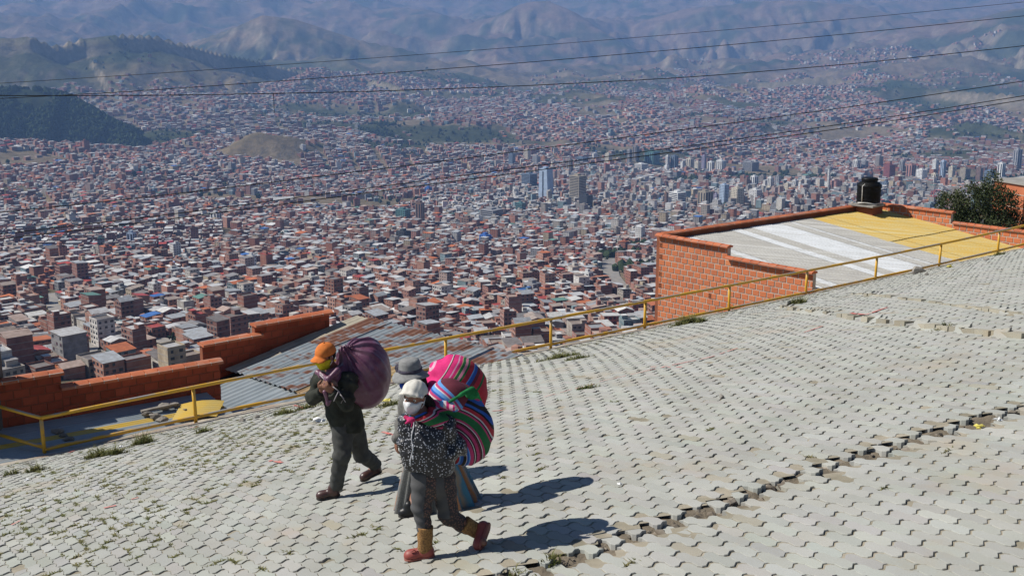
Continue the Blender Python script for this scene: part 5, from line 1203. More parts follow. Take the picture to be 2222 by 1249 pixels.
def mask_fn(c, f, s, u, k=1.0, top=-.006):
    """cloth that follows the face from below the eyes to under the chin"""
    def fn(P):
        R = np.stack([s, f, u], 1); q = lambda a, b, d_: c + (s * a + f * b + u * d_) * k
        hd = head_sdf(P, c, f, s, u, k); o = smin(hd - .009, ell(P, q(0, .058, -.060), (.052 * k, .056 * k, .058 * k), R), .03); x = (P - c) @ s; y = (P - c) @ f; z = (P - c) @ u
        d = np.maximum(o, -(hd + .004)); return smax(np.maximum(d, .008 - y), np.maximum(z - top - .012 * np.exp(-(x / .02) ** 2) + 1.2 * x * x, -.122 * k - z), .004) + .001 * n3(P, 60, 2)
    return fn
def mask_loops(root, c, f, s, u, mat):
    for e in (-1, 1):
        for zz in (-.03, -.075):
            m = MB(); m.tube([c + s * e * .066 + f * .02 + u * zz, c + s * e * .082 + f * .0 + u * (zz * .6), c + s * e * .086 - f * .02 + u * .015], .003, 6); child('mask_loop', m.mesh('mask_loop', True), mat, root)
grow('mask', mask_fn(hc, f, s, u), [hc + f * .1 - u * .1, hc - u * .1 + s * .06, hc - s * .06], .06, .006, m_ymask, man, 1)
m_loop = basic('white_elastic', (.7, .7, .68)); mask_loops(man, hc, f, s, u, m_loop)
def man_hair(P):
    R = np.stack([s, f, u], 1); q = lambda a, b, d_: hc + s * a + f * b + u * d_; d = ell(P, q(0, -.02, .015), (.083, .092, .088), R); y = (P - hc) @ f; z = (P - hc) @ u; return np.maximum(np.maximum(d, y - .022), np.maximum(z - .06, -.05 - z))
grow('hair', man_hair, [hc + s * .1, hc - s * .1, hc - f * .1], .05, .008, m_hair, man, 1)
# scarf-like neck of the load, tied on his chest and held in both hands
m_purp, t, b = new_mat('purple_woven_plastic')
c = mix(t, contrast(t, noise_tex(t, 5, 5, .65), .36, .66), (.085, .022, .05), (.15, .06, .105)); c = mix(t, mth(t, 'MULTIPLY', contrast(t, noise_tex(t, 9, 6, .7), .52, .72), .45), c, (.24, .16, .22))
t.links.new(c, b.inputs['Base Color']); b.inputs['Roughness'].default_value = .42; b.inputs['Specular IOR Level'].default_value = .5; bump(t, b, noise_tex(t, 300, 2, .5), .25, .002)
BC = Jm(790, 812, .14); KN = Jm(752, 758, .02); load = empty('sack', tuple(BC - [0, 0, .38])); tag(load, 'huge bulging purple cloth load slung on the back of the orange-capped person', 'sack')
def sack_fn(P):
    ax = (BC - KN); ax = ax / np.linalg.norm(ax); q = P - KN; al = q @ ax; pr = q - al[:, None] * ax; ref = np.cross(ax, [0, 1, 0]); ref /= np.linalg.norm(ref); r2 = np.cross(ax, ref); th = np.arctan2(pr @ r2, pr @ ref)
    d = ell(P, BC + [0, .0, -.01], (.29, .27, .345)); d = smin(d, ell(P, BC + [-.03, .0, .17], (.235, .2, .18)), .08); d = smin(d, caps(P, KN + [-.02, -.03, .0], BC + [-.06, 0, .08], .06, .20), .06); d = smin(d, caps(P, Jm(722, 812, -.19), BC + [-.1, -.08, -.04], .055, .19), .05)
    fold = np.clip(1 - al / .52, 0, 1) ; d = d + fold * (.013 * np.sin(th * 11 + 2 * n3(P, 5, 1)) + .008 * np.sin(th * 23 + 1)) + .016 * n3(P, 8, 3) + .007 * n3(P * np.array([1, 1, 1.4]), 22, 4)
    d = smax(d, -(caps(P, hc - u * .04, hc + u * .05, .118, .118)), .02)
    d = smax(d, -(man_jacket(P) + .012), .012)
    return d
grow('cloth', sack_fn, [BC + [.33, .33, .38], BC - [.33, .33, .4], KN, Jm(722, 812, -.25)], .05, .009, m_purp, load, 1)
kn = Jm(712, 822, -.30)
def knot_fn(P):
    a = union([caps(P, Jm(733, 803, -.24), kn, .032, .024), caps(P, Jm(690, 808, -.14), kn, .030, .024), caps(P, kn, Jm(706, 838, -.32), .026, .02), caps(P, Jm(706, 850, -.29), Jm(712, 876, -.27), .022, .014), caps(P, Jm(712, 876, -.27), Jm(718, 868, -.28), .014, .010), ell(P, Jm(700, 815, -.2), (.045, .03, .04))], .02); return a + .006 * n3(P, 45, 2)
grow('tied_end', knot_fn, [Jm(733, 803, -.2), Jm(690, 806, -.14), Jm(716, 880, -.34)], .05, .0065, m_purp, load, 1)
cord = MB(); cord.tube([Jm(722, 838, -.36), Jm(735, 848, -.36), Jm(743, 862, -.36), Jm(750, 872, -.36)], .004, 6); cord.tube([Jm(735, 848, -.36), Jm(728, 862, -.37), Jm(724, 870, -.37)], .005, 6); cord.tube([Jm(694, 812, -.24), Jm(703, 822, -.29), Jm(718, 820, -.31)], .006, 6); cord.tube([Jm(738, 855, -.37), Jm(746, 864, -.37), Jm(740, 874, -.37)], .005, 6); child('cord', cord.mesh('cord', True), basic('grey_cord', (.34, .31, .32), rough=.8), load)

# ================================================================= the woman in front, spotted jacket and striped carrying cloth
YW = 8.72
def Jw(u, v, dy=0): return atY(u, v, YW + dy)
wF_toe = ghit(879, 1216); wF_heel = ghit(943, 1208); wB_toe = ghit(1044, 1194)
wom = empty('person', tuple(ghit(912, 1210))); tag(wom, 'person in white cap, white mask and black jacket with white spots', 'person', 'people walking with loads')
fw, sw, uw = frame((-.28, -.95, -.08), (.10, 0, 1)); hw = Jw(899, 862, -.04); KW = .96
wJ = dict(neck=Jw(906, 896, .02), chest=Jw(922, 930, .03), belly=Jw(928, 985, .02), pel=Jw(938, 1028, .04), shR=Jw(885, 916, -.02), elR=Jw(881, 962, -.05), wrR=Jw(888, 998, -.08), shL=Jw(964, 922, .0), elL=Jw(994, 970, -.02), wrL=Jw(956, 1000, -.08),
          hF=Jw(921, 1040, -.02), hB=Jw(960, 1040, .06), kF=Jw(914, 1098, -.06), kB=Jw(973, 1116, .04))
aFw = Jw(921, 1178, -.02); aFw = wF_heel + np.array([-.075, .0, .115]); aBw = Jw(1036, 1152, .10)
heelW = Jw(1060, 1134, .10)
m_spot, t, b = new_mat('black_padded_fabric_white_spots')
tc = N(t, 'ShaderNodeTexCoord'); vo = N(t, 'ShaderNodeTexVoronoi'); vo.inputs['Scale'].default_value = 56; vo.inputs['Randomness'].default_value = .8; t.links.new(tc.outputs['Object'], vo.inputs['Vector'])
d_ = mth(t, 'LESS_THAN', vo.outputs['Distance'], .31); cc = mth(t, 'GREATER_THAN', mth(t, 'FRACT', mth(t, 'MULTIPLY', vo.outputs['Color'], 7.3)), .12)
c = mix(t, mth(t, 'MULTIPLY', d_, cc), (.010, .010, .013), (.46, .46, .49)); t.links.new(c, b.inputs['Base Color']); b.inputs['Roughness'].default_value = .42; b.inputs['Specular IOR Level'].default_value = .5
bump(t, b, noise_tex(t, 28, 4, .6), .5, .012)
m_leg, t, b = new_mat('dark_leggings_leopard_side')
vo = N(t, 'ShaderNodeTexVoronoi'); tc = N(t, 'ShaderNodeTexCoord'); vo.inputs['Scale'].default_value = 55; t.links.new(tc.outputs['Object'], vo.inputs['Vector']); a = N(t, 'ShaderNodeAttribute', attribute_name='stripe')
sp_ = mix(t, contrast(t, vo.outputs['Distance'], .25, .5), (.15, .08, .06), (.035, .03, .03)); c = mix(t, contrast(t, a.outputs['Fac'], .45, .55), mix(t, noise_tex(t, 30), (.055, .055, .057), (.075, .074, .074)), sp_); t.links.new(c, b.inputs['Base Color']); b.inputs['Roughness'].default_value = .85
m_sock = fabric('mustard_wool_sock', (.36, .20, .075), (.15, .08, .035), 75, bmp=.8); m_rsh = basic('dusty_red_leather', (.30, .065, .05), (.22, .05, .04), scale=9, rough=.5, spec=.4); m_rsole = basic('red_sole', (.26, .085, .065), rough=.7)
m_wcap = fabric('quilted_white_cotton', (.62, .60, .54), (.54, .51, .45), 30, bmp=.6); m_wmask = fabric('white_mask_cloth', (.66, .66, .66), (.58, .58, .59), 40)
def wom_body(P):
    j = wJ; d = head_sdf(P, hw, fw, sw, uw, KW); d = smin(d, caps(P, hw - uw * .06 - fw * .02, j['neck'], .048, .055), .03)
    d = smin(d, union([caps(P, j['neck'], j['chest'], .08, .13), caps(P, j['chest'], j['pel'], .135, .13)], .08), .05)
    for a, b, c in (('shR', 'elR', 'wrR'), ('shL', 'elL', 'wrL')): d = smin(d, union([caps(P, j['neck'], j[a], .05, .045), caps(P, j[a], j[b], .042, .034), caps(P, j[b], j[c], .034, .024)], .03), .03)
    for a, b, c in (('hF', 'kF', aFw), ('hB', 'kB', aBw)): d = smin(d, union([caps(P, j[a], j[b], .08, .05), caps(P, j[b], c, .05, .034)], .03), .04)
    d = smin(d, caps(P, aFw, wF_toe + [.09, .02, .05], .034, .03), .02); d = smin(d, caps(P, aBw, wB_toe + [.02, .02, .06], .034, .03), .02)
    for w, q in (('wrR', (.5, .5, .1)), ('wrL', (-.6, .4, .1))): d = smin(d, hand_prims(P, j[w], q, (0, -.3, 1), (-.2, -.9, 0), .8), .012)
    return d
grow('body', wom_body, list(wJ.values()) + [hw, aFw, aBw, wF_toe, wB_toe], .15, .0075, m_skin, wom, 1)
add_eyes(wom, hw, fw, sw, uw, KW)
def wom_jacket(P):
    j = wJ; tors = union([ell(P, Jw(921, 928, .04), (.185, .16, .17)), ell(P, Jw(924, 965, .0), (.205, .185, .2)), ell(P, Jw(931, 1005, .02), (.212, .19, .2))], .08)
    R = union([caps(P, j['neck'] - [0, 0, .03], j['shR'], .075, .07), caps(P, j['shR'], j['elR'], .072, .064), caps(P, j['elR'], j['wrR'], .064, .05)], .04) + wrinkle(P, j['shR'], j['wrR'], .006, 58, 1)
    Lq = union([caps(P, j['neck'] - [0, 0, .03], j['shL'], .08, .078), caps(P, j['shL'], j['elL'], .080, .072), caps(P, j['elL'], j['wrL'], .072, .056)], .04) + wrinkle(P, j['shL'], j['elL'], .007, 46, 2) + wrinkle(P, j['elL'], j['wrL'], .008, 62, 5)
    d = smin(smin(tors, R, .02), Lq, .014) + .006 * n3(P, 20, 1) + .004 * n3(P, 42, 6)
    x = P[:, 0]; hem = Jw(865, 1018, -.1)[2] + (x - Jw(865, 1018, -.1)[0]) * -.18 + .03 * np.exp(-((x - Jw(915, 1010, -.1)[0]) / .05) ** 2)
    d = smax(d, hem - P[:, 2], .012); d = smax(d, -caps(P, hw - uw * .05, j['neck'] + [0, 0, .01], .066, .07), .015)
    zx = Jw(896, 960, -.16)[0] + .012 * np.sin(P[:, 2] * 18); seam = np.exp(-((x - zx) / .008) ** 2) * (P[:, 1] < YW); return d + .008 * seam
grow('jacket', wom_jacket, [Jw(860, 890, -.2), Jw(1015, 1060, .25), Jw(940, 1000, -.2)], .09, .0075, m_spot, wom, 1)
m = MB(); zz = [Jw(897 - q * .2, 912 + q, -.17 - .05 * math.sin(q / 100 * 3.1)) for q in range(0, 105, 8)]; 
V_, Q_ = None, None
def on_front(fn, u, v, off, y0=-.6, y1=.4):
    ys_q = np.linspace(y0, y1, 400); PP = np.array([atY(u, v, YW + q) for q in ys_q]); dd = fn(PP); k = int(np.argmax(dd < off)); return PP[k]
zp = [on_front(wom_jacket, 897 - .05 * q + 2 * math.sin(q * .12), 908 + q, .004) for q in range(0, 104, 6)]; m.tube(zp, .005, 6); m_zip = basic('pale_zip', (.5, .5, .52), rough=.4); child('zip', m.mesh('zip', True), m_zip, wom)
for q in (60, 84): 
    m = MB(); p = on_front(wom_jacket, 896, 908 + q, .008); m.raw(ICV * np.array([.009, .006, .02]) + p, [ICF]); child('toggle', m.mesh('toggle', True), m_zip, wom)
def wom_leg(P):
    j = wJ; a = union([caps(P, j['hF'], j['kF'], .112, .078), caps(P, j['kF'], aFw + [0, 0, .10], .076, .056)], .03) + wrinkle(P, j['hF'], aFw, .004, 70, 1)
    b = union([caps(P, j['hB'], j['kB'], .112, .08), caps(P, j['kB'], aBw + [-.09, 0, .03], .078, .058)], .03) + wrinkle(P, j['hB'], aBw, .004, 60, 2)
    return smin(smin(a, b, .025), caps(P, j['pel'] + [0, 0, .02], (j['hF'] + j['hB']) / 2, .15, .14), .05)
def leg_side(V):
    e = lambda a, b: V[:, 0] - (a[0] + (b[0] - a[0]) * np.clip((V[:, 2] - a[2]) / (b[2] - a[2]), 0, 1)); j = wJ
    tF = np.where(V[:, 2] > j['kF'][2], e(j['hF'], j['kF']), e(j['kF'], aFw)); tB = np.where(V[:, 2] > j['kB'][2], e(j['hB'], j['kB']), V[:, 0] * 0 + .05)
    isB = V[:, 0] > (j['hF'][0] + j['hB'][0]) / 2 + .03; return (np.where(isB, tB, tF) > .022).astype(float)
grow('leggings', wom_leg, [wJ['pel'], wJ['hF'], wJ['hB'], wJ['kF'], wJ['kB'], aFw, aBw], .14, .0075, m_leg, wom, 1, floatf=leg_side)
skf = lambda a, b, ra, rb: (lambda P: np.maximum(caps(P, a, b, ra, rb) + .003 * n3(P, 60, 3), np.maximum(((P - a) @ ((a - b) / np.linalg.norm(a - b))) - .0, -1)))
sF = aFw + np.array([.005, 0, .155]); grow('sock', skf(sF, aFw + [.0, 0, -.03], .066, .060), [sF, aFw], .09, .007, m_sock, wom, 1)
dB = (aBw - wJ['kB']) / np.linalg.norm(aBw - wJ['kB']); sB = aBw - dB * .14; grow('sock', skf(sB, aBw + dB * .02, .070, .060), [sB, aBw], .1, .007, m_sock, wom, 1)
shoe('shoe', wF_heel + [0, 0, .008], wF_toe + [0, 0, .006], 0, m_rsh, m_rsole, wom, .05)
# rear shoe stands on its toe, heel high
def shoeB():
    toe = wB_toe + np.array([.0, .0, .01]); heel = Jw(1064, 1136, .10); ff = toe - heel; L = np.linalg.norm(ff); ff /= L; back = np.array([1.0, 0, .15]); uu_ = -(back - ff * (back @ ff)); uu_ /= np.linalg.norm(uu_); ss = np.cross(ff, uu_); R = np.stack([ss, ff, uu_], 1)
    def fn(P):
        d = caps(P, heel + ff * .045 + uu_ * .045, toe - ff * .04 + uu_ * .04, .048, .040); d = smin(d, ell(P, toe - ff * .05 + uu_ * .036, (.052, .06, .038), R), .03); d = smin(d, caps(P, heel + ff * .04 + uu_ * .05, aBw, .046, .048), .03); return smax(d, .014 - (P - heel) @ uu_, .006)
    grow('shoe', fn, [heel, toe, aBw], .08, .006, m_rsh, wom, 1)
    def fs(P):
        q = (P - heel) @ uu_; d = np.minimum(caps(P, heel + ff * .042 + uu_ * .01, toe - ff * .045 + uu_ * .01, .049, .044), ell(P, toe - ff * .055 + uu_ * .01, (.056, .062, .05), R)); return np.maximum(d, np.abs(q - .008) - .011)
    grow('sole', fs, [heel, toe], .08, .006, m_rsole, wom, 0)
shoeB()
lc = MB(); 
for q in (-1, 1): lc.tube([wF_toe + [.10, -.02, .085], wF_toe + [.09 + .01 * q, -.04, .115], wF_toe + [.075 + .025 * q, -.045, .10]], .005, 6)
child('shoe_lace', lc.mesh('shoe_lace', True), m_rsh, wom)
def wcap_fn(P):
    R = np.stack([sw, fw, uw], 1); q = lambda a, b, d_: hw + sw * a + fw * b + uw * d_; x = (P - hw) @ sw; y = (P - hw) @ fw; z = (P - hw) @ uw
    d = ell(P, q(0, -.005, .04), (.102, .116, .105), R); d = np.maximum(d, -ell(P, q(0, -.005, .03), (.090, .104, .094), R)); d = np.maximum(d, .046 - z - .25 * np.maximum(-y, 0))
    vis = np.maximum(np.abs(z - (.084 - 4.0 * x * x - .1 * np.maximum(y - .08, 0))) - .006, np.hypot(x / .10, (y - .07) / .062) * .07 - .07); vis = np.maximum(vis, .03 - y)
    return smin(d, vis, .012) + .0028 * (np.sin(x * 95) * np.sin(z * 95 + y * 60)) * (z > .03)
grow('cap', wcap_fn, [hw + uw * .14, hw - fw * .12, hw + fw * .15, hw + sw * .11, hw - sw * .11], .06, .006, m_wcap, wom, 1)
grow('mask', mask_fn(hw, fw, sw, uw, KW), [hw + fw * .1 - uw * .12, hw - uw * .12 + sw * .07, hw - sw * .07], .06, .006, m_wmask, wom, 1); mask_loops(wom, hw, fw, sw, uw, m_loop)
def whair(P):
    d = ell(P, hw - fw * .02 + uw * .01, (.09, .1, .09)); y = (P - hw) @ fw; z = (P - hw) @ uw; d = np.maximum(np.maximum(d, y - .03), z - .05)
    return smin(d, union([caps(P, Jw(925, 868, .06), Jw(938, 884, .06), .05, .045), caps(P, Jw(938, 884, .06), Jw(952, 892, .08), .045, .03)], .03), .03) + .004 * n3(P, 40, 2)
grow('hair', whair, [Jw(880, 840, 0), Jw(960, 900, .15), Jw(900, 850, .15)], .06, .008, m_hair, wom, 1)
# the striped carrying cloth
def stripe_mat(name, stops, rough=.85):
    m, t, b = new_mat(name); a = N(t, 'ShaderNodeAttribute', attribute_name='stripe'); c = ramp(t, a.outputs['Fac'], stops, 'CONSTANT'); c = mix(t, mth(t, 'MULTIPLY', contrast(t, noise_tex(t, 40, 4, .6), .4, .65), .35), c, mix(t, 1.0, c, (.6, .6, .6), 'MULTIPLY'))
    t.links.new(c, b.inputs['Base Color']); b.inputs['Roughness'].default_value = rough; b.inputs['Specular IOR Level'].default_value = .2; bump(t, b, noise_tex(t, 260, 3, .6), .35, .003); return m
PK, HP, BK, WH, BL, LB, GR, MR, RD = (.42, .045, .14), (.62, .03, .17), (.02, .017, .02), (.55, .5, .5), (.025, .09, .36), (.12, .30, .62), (.02, .13, .045), (.13, .025, .04), (.40, .03, .045)
seq = [(RD, 2), (BK, 1.2), (PK, 2), (BK, 1), (RD, 2), (LB, 1), (BL, 2), (BK, 2.2), (WH, .4), (BL, 1.6), (LB, .7), (PK, 2.6), (BK, .8), (WH, .6), (BK, .9), (PK, 2), (MR, 1.2), (BK, .7), (WH, .5), (PK, 1.4), (GR, 4.6), (PK, 1.2), (BK, .8), (WH, .6), (RD, 2), (BK, .8), (BL, 1.6), (BK, 1.8), (BL, 1.6), (PK, 2.2), (BK, .8), (MR, 3)]
tot = sum(q[1] for q in seq); acc_ = 0; st = []
for c_, w_ in seq: st.append((acc_ / tot, c_)); acc_ += w_
m_ag1 = stripe_mat('striped_woollen_cloth', st)
BW = Jw(1008, 920, .26); F0 = Jw(968, 978, .2)
ag1 = empty('carrying_cloth', tuple(Jw(1015, 1008, .26))); tag(ag1, 'striped pink, blue and green cloth bundle on the back of the white-capped person', 'bundle')
def ag_stripe(V):
    dx = V[:, 0] - F0[0]; dz = V[:, 2] - F0[2]; return np.clip((np.hypot(dx, dz * .92) - .03 + .006 * n3(V, 14, 1)) / .52, 0, .999)
def ag1_fn(P):
    d = ell(P, BW + [.0, 0, -.06], (.235, .24, .285)); d = smin(d, ell(P, BW + [-.08, .0, .20], (.20, .19, .16)), .10); d = smin(d, caps(P, Jw(930, 900, .0), BW + [-.06, -.04, .08], .065, .15), .08)
    d = smin(d, union([caps(P, Jw(893, 905, -.15), Jw(920, 905, -.12), .022, .04), caps(P, Jw(920, 905, -.12), Jw(960, 915, -.02), .042, .07)], .03), .04)
    d = d + .014 * n3(P, 9, 2) + .006 * n3(P * np.array([1.3, 1, .7]), 24, 3) + .005 * np.sin(ag_stripe(P) * 60 + n3(P, 6, 4) * 2) * .6
    d = smax(d, -(caps(P, hw - uw * .05, hw + uw * .03, .125, .125)), .02); d = smax(d, -(wom_jacket(P) + .004), .012)
    return d
grow('cloth', ag1_fn, [BW + [.25, .26, .37], BW - [.25, .28, .35], Jw(890, 905, -.2)], .06, .008, m_ag1, ag1, 1, floatf=ag_stripe)
seq2 = [(LB, 1), (PK, 1.3), (WH, .6), (BL, 1.2), (LB, .6), (PK, 1.6), (WH, .5), (PK, 1), (BL, .8), (LB, 1.2), (WH, .4), (PK, .8), (LB, .9), (MR, 4), (GR, 1), (PK, 3)]; tot = sum(q[1] for q in seq2); acc_ = 0; st = []
for c_, w_ in seq2: st.append((acc_ / tot, c_)); acc_ += w_
m_ag1b = stripe_mat('striped_cloth_top_fold', st)
def fold_fn(P):
    d = ell(P, Jw(978, 862, .22), (.155, .15, .155)); d = np.maximum(d, -(ell(P, Jw(978, 862, .22), (.14, .135, .14)))); d = np.maximum(d, (Jw(978, 890, .22)[2] - P[:, 2])); return d + .006 * n3(P, 22, 3)
grow('top_fold', lambda P: smin(ell(P, Jw(975, 862, .20), (.175, .17, .15)), ell(P, Jw(945, 880, .12), (.10, .1, .07)), .05) + .008 * n3(P, 18, 3), [Jw(920, 815, .0), Jw(1030, 900, .42)], .04, .008, m_ag1b, ag1, 1, floatf=lambda V: np.clip((np.hypot(V[:, 0] - Jw(925, 905, .2)[0], V[:, 2] - Jw(925, 905, .2)[2]) - .08) / .42, 0, .999))
m_gr = fabric('green_hem', (.02, .20, .06), (.012, .11, .035), 20)
grow('green_hem', lambda P: union([caps(P, Jw(975, 872, .0), Jw(1000, 856, .02), .010, .016), caps(P, Jw(1000, 856, .02), Jw(1025, 845, .08), .016, .022), ell(P, Jw(1022, 856, .10), (.05, .05, .03)), caps(P, Jw(1025, 845, .08), Jw(1045, 868, .14), .02, .012)], .03) + .008 * n3(P, 34, 1), [Jw(970, 830, -.05), Jw(1055, 890, .2)], .03, .007, m_gr, ag1, 1)
m_pw = stripe_mat('pink_white_corner', [(0, LB), (.25, WH), (.4, HP), (.55, (.6, .35, .42)), (.75, HP), (.85, WH)])
grow('loose_corner', lambda P: union([caps(P, Jw(960, 876, -.03), Jw(984, 884, -.06), .028, .024)], .02) + .007 * n3(P, 50, 2), [Jw(950, 868, -.12), Jw(992, 892, .02)], .03, .006, m_pw, ag1, 1, floatf=lambda V: np.clip((V[:, 0] - Jw(952, 876, -.05)[0]) / .15, 0, .99))
m_hpk = fabric('hot_pink_knot', (.55, .04, .16), (.35, .02, .08), 40)
grow('knot', lambda P: union([ell(P, Jw(894, 911, -.19), (.024, .022, .020)), caps(P, Jw(892, 910, -.19), Jw(880, 918, -.20), .014, .008), caps(P, Jw(895, 912, -.2), Jw(893, 926, -.21), .012, .006), caps(P, Jw(880, 905, -.14), Jw(893, 910, -.18), .018, .016)], .015) + .004 * n3(P, 60, 2), [Jw(872, 895, -.24), Jw(902, 930, -.12)], .03, .006, m_hpk, ag1, 1)

# ================================================================= the woman behind, grey hat, pink load, wide skirt
Y2 = 10.0
def Jb(u, v, dy=0): return atY(u, v, Y2 + dy)
w2 = empty('person', tuple(ghit(925, 1112))); tag(w2, 'person in grey felt hat and wide skirt, half hidden behind the white-capped person', 'person', 'people walking with loads')
f2, s2, u2 = frame((-.85, -.50, -.18)); h2 = Jb(893, 822, .0)
bJ = dict(neck=Jb(905, 855, .06), chest=Jb(918, 890, .10), pel=Jb(935, 965, .12), shR=Jb(884, 872, .18), elR=Jb(872, 920, .16), wrR=Jb(862, 952, .05), shL=Jb(935, 878, -.06), elL=Jb(935, 925, -.10), wrL=Jb(910, 950, -.16))
t1 = ghit(866, 1122); h1_ = ghit(905, 1117); t2 = ghit(985, 1096); h2_ = ghit(1020, 1090)
m_card = fabric('grey_knit_cardigan', (.17, .165, .155), (.10, .097, .09), 60, bmp=.6); m_blksh = basic('black_shoe', (.012, .012, .012), rough=.4); m_felt = fabric('grey_felt', (.25, .25, .245), (.19, .19, .187), 30); m_band = fabric('dark_hat_band', (.05, .045, .06), (.09, .08, .11), 30); m_bmask = fabric('blue_mask_cloth', (.02, .07, .42), (.015, .05, .3), 40)
def b_body(P):
    j = bJ; d = head_sdf(P, h2, f2, s2, u2, .95); d = smin(d, caps(P, h2 - u2 * .06, j['neck'], .05, .055), .03); d = smin(d, union([caps(P, j['neck'], j['chest'], .08, .12), caps(P, j['chest'], j['pel'], .13, .13)], .08), .05)
    for a, b, c in (('shR', 'elR', 'wrR'), ('shL', 'elL', 'wrL')): d = smin(d, union([caps(P, j['neck'], j[a], .05, .045), caps(P, j[a], j[b], .042, .034), caps(P, j[b], j[c], .034, .024)], .03), .03)
    for hp, k, tq in ((Jb(920, 975, .08), Jb(905, 1045, .06), h1_ + [-.04, 0, .1]), (Jb(950, 975, .16), Jb(975, 1040, .22), h2_ + [-.03, 0, .1])): d = smin(d, union([caps(P, hp, k, .08, .05), caps(P, k, tq, .05, .035)], .03), .05)
    d = smin(d, caps(P, h1_ + [-.04, 0, .1], t1 + [.06, 0, .04], .034, .03), .02); d = smin(d, caps(P, h2_ + [-.03, 0, .1], t2 + [.06, 0, .04], .034, .03), .02)
    d = smin(d, hand_prims(P, j['wrR'], (-.1, -.2, -.9), (.3, -.8, 0), (-.9, .1, 0), .55), .012); return smin(d, hand_prims(P, j['wrL'], (-.7, -.4, .2), (.2, 0, -.8), (0, -.9, 0), .9), .012)
grow('body', b_body, list(bJ.values()) + [h2, t1, t2, h1_, h2_, Jb(862, 985, 0)], .16, .008, m_skin, w2, 1)
add_eyes(w2, h2, f2, s2, u2, .95)
def b_card(P):
    j = bJ; d = union([caps(P, j['neck'] - [0, 0, .03], j['chest'], .10, .155), caps(P, j['chest'], j['pel'], .165, .17)], .07)
    for a, b, c in (('shR', 'elR', 'wrR'), ('shL', 'elL', 'wrL')): d = smin(d, union([caps(P, j['neck'] - [0, 0, .03], j[a], .08, .075), caps(P, j[a], j[b], .075, .065), caps(P, j[b], j[c], .062, .05)], .03) + wrinkle(P, j[a], j[c], .005, 50, 1), .03)
    d = smax(d, j['pel'][2] - .02 - P[:, 2], .015); d = smax(d, -caps(P, h2 - u2 * .03, j['neck'], .068, .068), .012); return d + .006 * n3(P, 22, 2)
grow('cardigan', b_card, list(bJ.values()), .2, .009, m_card, w2, 1)
# skirt with pleats: grey apron in front, coloured cloth on the side
zb_ = Jb(950, 1108, .1)[2]; zt_ = bJ['pel'][2] + .06; ctop = np.array([bJ['pel'][0], bJ['pel'][1]]); cbot = np.array([Jb(952, 1100, .16)[0], Y2 + .16])
na_, nz_ = 160, 34; th = np.linspace(0, 2 * math.pi, na_, endpoint=False); V = []; Sg = []
for q in np.linspace(0, 1, nz_):
    c0 = ctop * (1 - q) + cbot * q; rad_ = .165 + .225 * q ** .85; pl = (.012 + .03 * q) * np.sin(th * 17 + 1.2 * np.sin(th * 3)) + .012 * q * np.sin(th * 31); rr2 = rad_ + pl; z_ = zt_ + (zb_ - zt_) * q
    zz = z_ + (g0(c0[0] + np.cos(th) * rr2, c0[1] + np.sin(th) * rr2 * .82) - g0(cbot[0], cbot[1])) * q * .5; V.append(np.stack([c0[0] + np.cos(th) * rr2, c0[1] + np.sin(th) * rr2 * .82, zz], 1))
V = np.concatenate(V); i = np.arange(nz_ - 1)[:, None] * na_; j = np.arange(na_)[None]; k = (j + 1) % na_; Q = np.stack([i + j, i + na_ + j, i + na_ + k, i + k], -1).reshape(-1, 4)
# a second skin inside gives the cloth its thickness and a closed hem
Vi = V.copy().reshape(nz_, na_, 3); cen = Vi.mean(1, keepdims=True); Vi = Vi + (cen - Vi) * np.array([.035, .035, 0]); Vi = Vi.reshape(-1, 3); nV = len(V); hem = np.stack([(nz_ - 1) * na_ + np.arange(na_), (nz_ - 1) * na_ + np.arange(na_) + nV, (nz_ - 1) * na_ + (np.arange(na_) + 1) % na_ + nV, (nz_ - 1) * na_ + (np.arange(na_) + 1) % na_], 1)
me = mk_mesh('skirt', np.concatenate([V, Vi]), [Q, Q[:, ::-1] + nV, hem], True); ang = np.tile(np.concatenate([th]), nz_); ang = (ang + math.pi) % (2 * math.pi) - math.pi      # 0 points right, -pi/2 towards the camera
set_float(me, np.tile(np.clip((ang + math.pi) / (2 * math.pi), 0, .999), 2), 'stripe'); qv = np.repeat(np.linspace(0, 1, nz_), na_); set_float(me, np.tile(qv, 2), 'down')
m_skirt, t, b = new_mat('grey_and_coloured_skirt'); a = N(t, 'ShaderNodeAttribute', attribute_name='stripe'); a2 = N(t, 'ShaderNodeAttribute', attribute_name='down')
bl = ramp(t, mth(t, 'FRACT', mth(t, 'ADD', mth(t, 'MULTIPLY', a.outputs['Fac'], 9.0), mth(t, 'MULTIPLY', noise_tex(t, 5), .5))), [(0, (.05, .20, .27)), (.28, (.42, .17, .05)), (.5, (.07, .24, .32)), (.7, (.30, .22, .14)), (.85, (.05, .17, .25))], 'LINEAR')
gry = mix(t, contrast(t, noise_tex(t, 90), .4, .6), (.15, .15, .14), (.10, .10, .095)); c = mix(t, contrast(t, a.outputs['Fac'], .315, .325), gry, bl); t.links.new(c, b.inputs['Base Color']); b.inputs['Roughness'].default_value = .85
child('skirt', me, m_skirt, w2)
shoe('shoe', h1_ + [0, 0, .006], t1 + [0, 0, .004], 0, m_blksh, m_sole, w2); shoe('shoe', h2_ + [0, 0, .006], t2 + [0, 0, .004], 0, m_blksh, m_sole, w2)
up_h = u2 + s2 * -.02 - f2 * .10; up_h /= np.linalg.norm(up_h); ff = f2 - up_h * (f2 @ up_h); ff /= np.linalg.norm(ff); ss = np.cross(ff, up_h); Rm = np.stack([ss, ff, up_h], 1)
